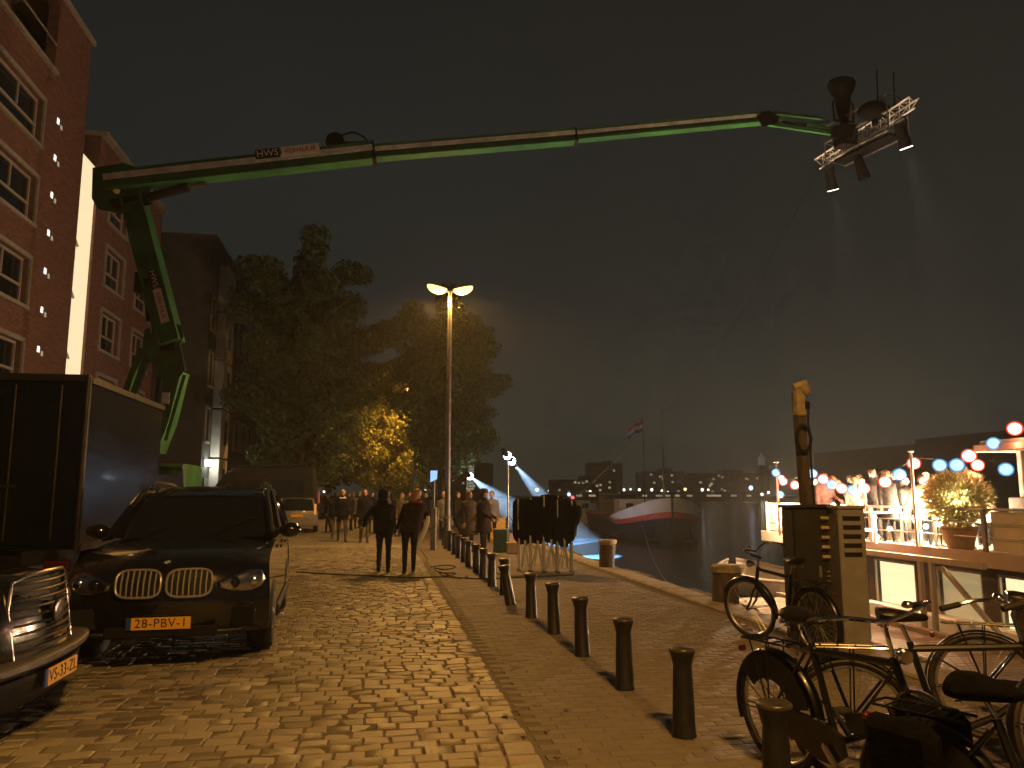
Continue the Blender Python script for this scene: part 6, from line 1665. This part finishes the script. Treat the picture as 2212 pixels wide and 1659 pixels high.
person('person in rust coloured top right behind the bush', gd(2124, 18.6), R(-160), 1.68, 'rust', 'black', 'brown', dict(lean=.1), seed=31, group=GB)
more = [(1762, 21.0, 'brown', 'dark', 'in brown with dark hair, right of the timber pole'), (1800, 20.4, 'black', 'fair', 'with fair hair in black, under the second blue lantern'), (1832, 20.9, 'navy', 'dark', 'in navy behind the lowest red lantern'), (1858, 21.6, 'grey', 'fair', 'with fair hair in grey, far back in the middle'),
        (1898, 21.0, 'plaid', 'dark', 'in a plaid shirt between the tall one and the red-haired one'), (1936, 20.2, 'navy', 'brown', 'in navy under the blue lantern left of the deck pole'), (1955, 19.4, 'black', 'dark', 'in black just left of the deck pole'), (2024, 19.2, 'white', 'brown', 'in white right of the purple one'), (2052, 19.8, 'rust', 'fair', 'in rust behind the middle of the bush'), (2078, 18.8, 'black', 'brown', 'in black behind the bush')]
for k, (px_, d_, tp_, hr_, lb_) in enumerate(more):
    person('person ' + lb_, gd(px_, d_), R(-90 + (k * 67) % 150 - 75), 1.6 + .03 * (k % 6), tp_, 'black', hr_, dict(turn=.4 - .2 * (k % 4), armL=(.3, .1, .9 * (k % 2)), lean=.05 * (k % 3)), longhair=k % 3 == 0, seed=50 + k, group=GB)
# bush in a clay pot
bp_ = at_d(2066, 1066, 16.9)
BS = thing('potted_bush', 'big feathery yellow-green potted bush against the deck railing', 'plant', (bp_.x, bp_.y, ZD), 0)
m = MB(); m.lathe([(.22, 0), (.30, .36), (.33, .38), (.33, .42), (.28, .42), (.27, .36)], n=18); m.build('pot', 'pot_clay', BS, True)
nr = np.random.RandomState(4); n = 4200
d = nr.normal(size=(n, 3)); d /= np.linalg.norm(d, axis=1)[:, None]; rad_ = nr.uniform(.3, 1, n) ** .5
pos = d * rad_[:, None] * np.array([.56, .5, .46]) + np.array([0, 0, .92])
dr = d * .6 + nr.normal(size=(n, 3)) * .5 + np.array([0, 0, .25]); dr /= np.linalg.norm(dr, axis=1)[:, None]
sdv = np.cross(dr, nr.normal(size=(n, 3))); sdv /= np.linalg.norm(sdv, axis=1)[:, None]
ln_ = nr.uniform(.10, .24, n)[:, None]
V = np.empty((n, 4, 3)); V[:, 0] = pos; V[:, 1] = pos + dr * ln_ * .5 + sdv * .012; V[:, 2] = pos + dr * ln_; V[:, 3] = pos + dr * ln_ * .5 - sdv * .012
me = bpy.data.meshes.new('foliage'); me.from_pydata(V.reshape(-1, 3).tolist(), [], np.arange(n * 4).reshape(-1, 4).tolist()); me.materials.append(MATS['leaf_bush'])
o = link('foliage', me, BS); o['kind'] = 'stuff'
m = MB()
for k in range(14):
    a = k * 2.4; m.tube([(0, 0, .36), (math.cos(a) * .12, math.sin(a) * .12, .7), (math.cos(a) * .35, math.sin(a) * .3, 1.1)], [.012, .009, .004], 5)
m.build('stem', 'tree_bark', BS)
person('person in a white coat leaning over right of the bush', gd(2124, 17.9), R(150), 1.72, 'white', 'black', 'fair', dict(lean=.25, armL=(.3, .2, .6)), coat=.35, bulk=1.6, seed=40, group=GB)
BS.scale = (1.15, 1.15, 1.15)
# tables, boxes, white bucket along the railing
def deck_item(name, label, cat, px, d, fn, mats):
    p = gd(px, d); t = thing(name, label, cat, p, 0, 'furniture on the lantern deck')
    fn(t); return t
def table(t, w=.8, dd=.6, h=.72, mt='boat_white'):
    m = MB(); m.box((0, 0, h), (w, dd, .04), bevel=.01); m.build('table_top', mt, t)
    for sx in (-1, 1):
        for sy in (-1, 1): m = MB(); m.box((sx * (w / 2 - .05), sy * (dd / 2 - .05), h / 2 - .02), (.05, .05, h - .04)); m.build('leg', mt, t)
deck_item('deck_table', 'white table behind the railing by the teal glow', 'table', 1900, 19.0, lambda t: table(t), None)
deck_item('deck_table', 'white table behind the railing under the bush lamps', 'table', 2040, 18.0, lambda t: table(t, 1.1), None)
def tub(t):
    m = MB(); m.lathe([(.2, 0), (.26, .5), (.28, .52), (.25, .52)], n=18); m.build('tub', 'pot_clay', t, True); m = MB(); m.lathe([(.28, .50), (.29, .53), (.27, .54)], n=18); m.build('rim', 'grey_metal', t, True)
deck_item('deck_tub', 'round tub standing behind the railing below the bush', 'tub', 2062, 17.3, tub, None)
p = at_d(1880, 1145, 18.6); m = MB(); m.box((0, 0, 0), (.28, .10, .07), bevel=.01); tag(m.build('light_bar', 'teal_light', None, False, tuple(p), -YAW), 'small teal glowing bar low behind the railing', 'light')
p = at_d(1984, 1150, 18.0); m = MB(); m.ball((0, 0, 0), .09, 10, 8); tag(m.build('blue_lamp', 'phone_blue', None, True, tuple(p)), 'small blue glowing lamp low behind the railing', 'lamp')
# ------------------------------------------------------------------ cabinets and timber pole on the quay
p0 = at_d(1712, 1066, 8.75); p1 = at_d(1806, 1066, 8.65)
CA = thing('electric_cabinet', 'dark green electricity cabinet with a louvred strip, left of the pair', 'cabinet', ((p0.x + p1.x) / 2, (p0.y + p1.y) / 2 + .18, 0), -YAW)
W = (p1 - p0).length
m = MB(); m.box((0, 0, .76), (W, .36, 1.46), bevel=.015); m.build('box', 'cab_green', CA)
m = MB(); m.box((0, 0, .02), (W + .04, .40, .06)); m.build('plinth', 'coping', CA)
m = MB(); m.box((0, 0, 1.505), (W + .05, .42, .04), bevel=.012); m.build('lid', 'cab_green', CA)
m = MB(); m.box((-.07, -.184, .76), (W * .62, .012, 1.36), bevel=.004); d_ = m.build('door', 'cab_green', CA)
m = MB(); m.box((-.07 + W * .25, -.195, .8), (.03, .02, .12)); m.build('handle', 'grey_metal', d_)
for k in range(5):
    z = 1.37 - k * .105
    rot = Matrix.Rotation(R(-38), 3, 'X') if False else Matrix.Rotation(R(38), 3, 'X')
    m = MB(); m.box((W * .33, -.200, z), (.165, .06, .034), rot=Matrix.Rotation(R(-28), 3, 'X')); m.build('louvre', 'pale_cap', CA)  # slats coloured pale to stand in for sodium light on them
for k in range(3):
    m = MB(); m.box((W * .38, -.188, .80 - k * .05), (.11, .014, .010)); m.build('vent_slot', 'coping', CA)
p0 = at_d(1810, 1066, 8.45); p1 = at_d(1872, 1066, 8.35)
CBN = thing('electric_cabinet', 'narrow grey-brown cabinet with five dark vent slots, right of the pair', 'cabinet', ((p0.x + p1.x) / 2, (p0.y + p1.y) / 2 + .16, 0), -YAW)
W = (p1 - p0).length
m = MB(); m.box((0, 0, .755), (W, .32, 1.47), bevel=.012); m.build('box', 'cab_brown', CBN)
m = MB(); m.box((0, 0, 1.50), (W + .03, .36, .035), bevel=.01); m.build('lid', 'cab_brown', CBN)
for k in range(5):
    m = MB(); m.box((0, -.155, 1.385 - k * .095), (W * .66, .02, .048)); m.build('vent_slot', 'plate_ink', CBN)
    m = MB(); m.box((0, -.166, 1.385 - k * .095 + .029), (W * .70, .022, .012)); m.build('vent_lip', 'cab_brown', CBN)
m = MB(); m.box((0, 0, .015), (W + .02, .34, .05)); m.build('plinth', 'coping', CBN)

pt, pb = at_d(1722, 848, 9.5), at_d(1744, 1120, 9.5)
dv = (pt - pb).normalized(); bz = pb - dv * (pb.z / dv.z)
PL = thing('timber_pole', 'leaning square timber pole with a fitting on top behind the cabinets', 'pole', tuple(bz))
ln = (pt - bz).length
m = MB(); m.bar((0, 0, 0), tuple(pt - bz), .105, .10, up=(1, .2, 0)); m.build('shaft', 'old_timber', PL)
tp = pt - bz
m = MB(); m.box(tp + Vector((.01, -.02, -.13)), (.12, .13, .34), bevel=.02); m.build('fitting', 'pale_cap', PL)
m = MB(); m.cone(tp + Vector((-.06, -.02, .06)), tp + Vector((.10, -.05, .10)), .05, .06, 10); m.ball(tp + Vector((.07, -.06, .02)), .07, 10, 7); m.build('floodlight', 'pale_cap', PL, True)
m = MB(); m.box(tp + Vector((.07, -.1, -.17)), (.05, .05, .10), bevel=.01); m.build('junction_box', 'black_trim', PL)
c = tp * .74
m = MB(); m.tube([tp + Vector((.08, -.1, -.22)), tp * .86 + Vector((.06, -.09, 0)), tp * .80 + Vector((.08, -.1, 0)), c + Vector((.05, -.1, 0)), tp * .4 + Vector((.05, -.09, 0)), (.05, -.09, .05)], .014, 6)
m.tube([tp * .80 + Vector((-.02 + .09 * math.cos(a), -.10, .16 * math.sin(a))) for a in [2 * math.pi * k / 14 for k in range(14)]], .022, 6, closed=True); m.build('cable', 'cable_black', PL, True)

# ------------------------------------------------------------------ bicycles (local +x forward, rear wheel at origin)
WR = .345
def bicycle(label, rear, heading, lean=0.0, steer=.15, scale=1.0, gents=True, basket=None, low_saddle=0, crate=False, guard=False, bags=False):
    t = thing('bicycle', label, 'bicycle', (rear[0], rear[1], 0), heading, 'bicycles parked on the quay')
    t.rotation_euler = (lean, 0, heading); t.scale = (scale,) * 3
    WB = 1.13
    ST = Matrix.Translation((WB, 0, 0)) @ Matrix.Rotation(0, 4, 'Z')
    hx, hz = .93, .78                                           # head tube bottom/top
    axis = Vector((-.30, 0, 1)).normalized()
    Ms = Matrix.Translation((.965, 0, .67)) @ Matrix.Rotation(steer, 4, axis) @ Matrix.Translation((-.965, 0, -.67))
    def P_(name, mats, fn, parent=t, smooth=True, M=None):
        m = MB(); fn(m)
        if M is not None: m.xform(M)
        return m.build(name, mats, parent, smooth)
    for cx, M in ((0, None), (WB, Ms)):
        w = P_('wheel', 'tyre', lambda m: m.tube([(cx + WR * math.cos(a) * .955, 0, WR + WR * math.sin(a) * .955) for a in [2 * math.pi * k / 36 for k in range(36)]], .021, 8, closed=True), M=M)
        P_('rim', 'alu', lambda m: m.tube([(cx + .298 * math.cos(a), 0, WR + .298 * math.sin(a)) for a in [2 * math.pi * k / 36 for k in range(36)]], .011, 6, closed=True), w, M=M)
        def sp(m):
            for k in range(28):
                a = 2 * math.pi * k / 28; b = a + (.35 if k % 2 else -.35); sy = .028 if k % 4 < 2 else -.028
                m.tube([(cx + .02 * math.cos(b), sy, WR + .02 * math.sin(b)), (cx + .295 * math.cos(a), 0, WR + .295 * math.sin(a))], .0016, 3)
            m.cone((cx, -.045, WR), (cx, .045, WR), .022, .022, 10)
        P_('spokes', 'alu', sp, w, M=M)
        a0, a1 = (R(-10), R(200)) if cx == 0 else (R(25), R(195))
        P_('mudguard', 'bike_black', lambda m: m.loft([[(cx + (WR + .022) * math.cos(a) * k2, y_, WR + (WR + .022) * math.sin(a) * k2) for y_, k2 in ((-.032, .975), (-.02, 1.0), (0, 1.012), (.02, 1.0), (.032, .975))] for a in [a0 + (a1 - a0) * k / 24 for k in range(25)]], closed=False, caps=False), M=M)
        P_('mudguard_stay', 'bike_black', lambda m: [m.tube([(cx, s_ * .05, WR), (cx + WR * math.cos(a), s_ * .034, WR + WR * math.sin(a))], .004, 4) for s_ in (-1, 1) for a in ((R(150), R(185)) if cx == 0 else (R(40), R(170)))], M=M)
    bb = (.47, 0, .29); sc_ = (.335, 0, .80 - low_saddle * .3); ht0 = (.985, 0, .60); ht1 = (.915, 0, .83)
    def fr(m):
        r_ = .0195
        m.tube([bb, sc_], r_, 8); m.tube([ht0, ht1], .021, 8); m.tube([ht0, (.75, 0, .42), bb], r_, 8)
        if gents: m.tube([(.925, 0, .80), (.345, 0, .76)], r_, 8)
        else: m.tube([(.95, 0, .72), (.72, 0, .54), (.42, 0, .46)], r_, 8)
        for s_ in (-1, 1):
            m.tube([(0, s_ * .06, WR), (.3, s_ * .045, .30), bb], .010, 6); m.tube([(0, s_ * .06, WR), (.31, s_ * .03, .74)], .009, 6)
    P_('frame', 'bike_black', fr)
    P_('fork', 'bike_black', lambda m: [m.tube([ht0, (1.0, s_ * .05, .56), (1.06, s_ * .055, .43), (WB, s_ * .055, WR)], .012, 6) for s_ in (-1, 1)], M=Ms)
    P_('chain_case', 'bike_black', lambda m: m.loft([[(x, y_, z) for x, z in ((-.05, WR + .05), (.10, WR + .065), (.45, .40), (.57, .36), (.59, .26), (.50, .19), (.40, .19), (.05, WR - .06), (-.05, WR - .05))] for y_ in (-.075, -.045)]))
    P_('crank', 'steel_rod', lambda m: (m.cone((.47, -.10, .29), (.47, .10, .29), .014, .014, 8), m.bar((.47, -.10, .29), (.58, -.10, .17), .02, .022), m.bar((.47, .10, .29), (.36, .10, .41), .02, .022)))
    for s_, x, z in ((-1, .58, .17), (1, .36, .41)): P_('pedal', 'rubber', lambda m: m.box((x, s_ * .155, z), (.085, .09, .026), bevel=.008), smooth=False)
    sz = .93 - low_saddle
    P_('seat_post', 'steel_rod', lambda m: m.tube([sc_, (.30, 0, sz - .04)], .0125, 8))
    P_('saddle', 'saddle', lambda m: m.loft([[(x, hw * math.cos(a), sz + zz + hgt * math.sin(a)) for a in [2 * math.pi * k / 14 for k in range(14)]] for x, hw, hgt, zz in ((.165, .02, .01, .03), (.175, .085, .035, .022), (.22, .105, .042, .018), (.28, .09, .038, .012), (.35, .045, .03, .01), (.43, .024, .022, .008), (.445, .008, .01, .006))]))
    P_('saddle_spring', 'steel_rod', lambda m: [m.tube([(.20 + .02 * math.cos(k * 1.57), s_ * .05 + .02 * math.sin(k * 1.57), sz - .06 + k * .0045) for k in range(14)], .004, 4) for s_ in (-1, 1)])
    def hb(m):
        m.tube([(.915, 0, .83), (.885, 0, .97), (.90, 0, 1.0)], .0125, 8)
        for s_ in (-1, 1): m.tube([(.90, 0, 1.0), (.93, s_ * .10, 1.03), (.92, s_ * .20, 1.055), (.85, s_ * .275, 1.05), (.74, s_ * .29, 1.02), (.66, s_ * .29, 1.0)], .0112, 8)
    h_ = P_('handlebar', 'chrome', hb, M=Ms)
    for s_ in (-1, 1): P_('grip', 'rubber', lambda m: m.tube([(.76, s_ * .29, 1.025), (.70, s_ * .29, 1.01), (.64, s_ * .29, .995)], .017, 8), h_, M=Ms)
    P_('bell', 'chrome', lambda m: m.ball((.90, .13, 1.07), .03, 10, 6, sc=(1, 1, .7)), h_, M=Ms)
    P_('headlamp', 'chrome', lambda m: (m.lathe([(.02, -.05), (.036, -.02), (.04, .02), (.03, .03)], (1.02, 0, .86), 12, 'x'), m.bar((.94, 0, .84), (1.0, 0, .86), .015, .015)), M=Ms)
    def ca(m):
        for s_ in (-1, 1):
            m.tube([(.22, s_ * .06, .76), (-.05, s_ * .065, .755), (-.22, s_ * .06, .75), (-.24, 0, .75)], .0065, 6); m.tube([(-.14, s_ * .065, .755), (0, s_ * .065, WR)], .0055, 5); m.tube([(.02, s_ * .065, .757), (0, s_ * .065, WR)], .0055, 5)
        for x in (-.15, -.05, .05, .15): m.tube([(x, -.062, .757), (x, .062, .757)], .005, 5)
    P_('carrier', 'bike_black', ca)
    P_('rear_lamp', 'paint_red', lambda m: m.box((-.30, 0, .66), (.03, .05, .035), bevel=.008), smooth=False)
    P_('kickstand', 'steel_rod', lambda m: m.tube([(.18, .06, .30), (.14, .16, .02)], .008, 6))
    if basket:
        P_('basket', basket, lambda m: m.loft([[(1.10 + w_ * a, w_ * 1.35 * b, z) for a, b in [(math.cos(q), math.sin(q)) for q in [2 * math.pi * k / 20 for k in range(20)]]] for z, w_ in ((.82, .13), (.95, .15), (1.06, .165), (1.06, .155), (.95, .142), (.83, .12))]), M=Ms)
    if guard:
        P_('skirt_guard', 'rubber', lambda m: [m.loft([[(WR * k2 * math.cos(a), s_ * .052, WR + WR * k2 * math.sin(a)) for k2 in (.55, .98)] for a in [R(15) + R(125) * k / 14 for k in range(15)]], closed=False, caps=False) for s_ in (-1, 1)])
    if bags:
        for s_ in (-1, 1):
            P_('pannier', 'black_cloth', lambda m: m.box((-.04, s_ * .135, .57), (.36, .13, .34), bevel=.05), smooth=True)
        P_('saddle_cover', 'black_cloth', lambda m: m.loft([[(x, hw * math.cos(a), sz + .012 + hgt * math.sin(a)) for a in [2 * math.pi * k / 14 for k in range(14)]] for x, hw, hgt in ((.15, .05, .03), (.17, .115, .055), (.23, .125, .06), (.32, .085, .05), (.42, .045, .035), (.46, .02, .015))]))
    if crate:
        def cr(m):
            for z in (.86, .94, 1.02, 1.10): m.tube([(1.0, -.2, z), (1.32, -.2, z), (1.32, .2, z), (1.0, .2, z)], .010, 5, closed=True)
            for x, y in ((1.0, -.2), (1.32, -.2), (1.32, .2), (1.0, .2), (1.16, -.2), (1.16, .2), (1.32, 0)): m.tube([(x, y, .84), (x, y, 1.11)], .009, 5)
            m.box((1.16, 0, .845), (.32, .40, .015))
        P_('crate', 'bike_black', cr, M=Ms)
    return t
bicycle('black bicycle with its rear wheel behind the front bollard, pointing at the camera', (2.43, 4.60), R(-78), lean=.05, steer=-.35, guard=True)
bicycle('black bicycle with high top tube and round front basket, pointing right', (2.72, 4.30), R(-24), lean=-.06, steer=.3, basket='wicker')
b3_ = bicycle('low-saddled black bicycle cut by the lower right corner', (2.46, 3.28), R(-66), lean=.10, steer=.5, scale=.93, gents=False, low_saddle=.03, bags=True, guard=True)
bicycle('black bicycle leaning beside the dark green cabinet at the quay edge', (4.42, 7.5), R(98), lean=-.06, steer=.35)
bicycle('bicycle standing behind the round basket at the right edge', (4.1, 4.9), R(-35), lean=-.05, steer=.2)

# ------------------------------------------------------------------ haze over the harbour
HZ = MB(); HZ.box((190, 300, 14.5), (720, 700, 35)); hz = HZ.build('haze', [])
hm = bpy.data.materials.new('haze'); hm.use_nodes = True
hn = hm.node_tree; hn.nodes.remove(hn.nodes['Principled BSDF'])
pv = hn.nodes.new('ShaderNodeVolumePrincipled'); pv.inputs['Color'].default_value = (.85, .85, .82, 1); pv.inputs['Density'].default_value = HAZE; pv.inputs['Anisotropy'].default_value = .25
hn.links.new(pv.outputs[0], hn.nodes['Material Output'].inputs['Volume'])
hz.data.materials.clear(); hz.data.materials.append(hm)
hm.cycles.homogeneous_volume = True
tag(hz, 'thin night haze over the quay and the harbour', 'haze', kind='stuff')
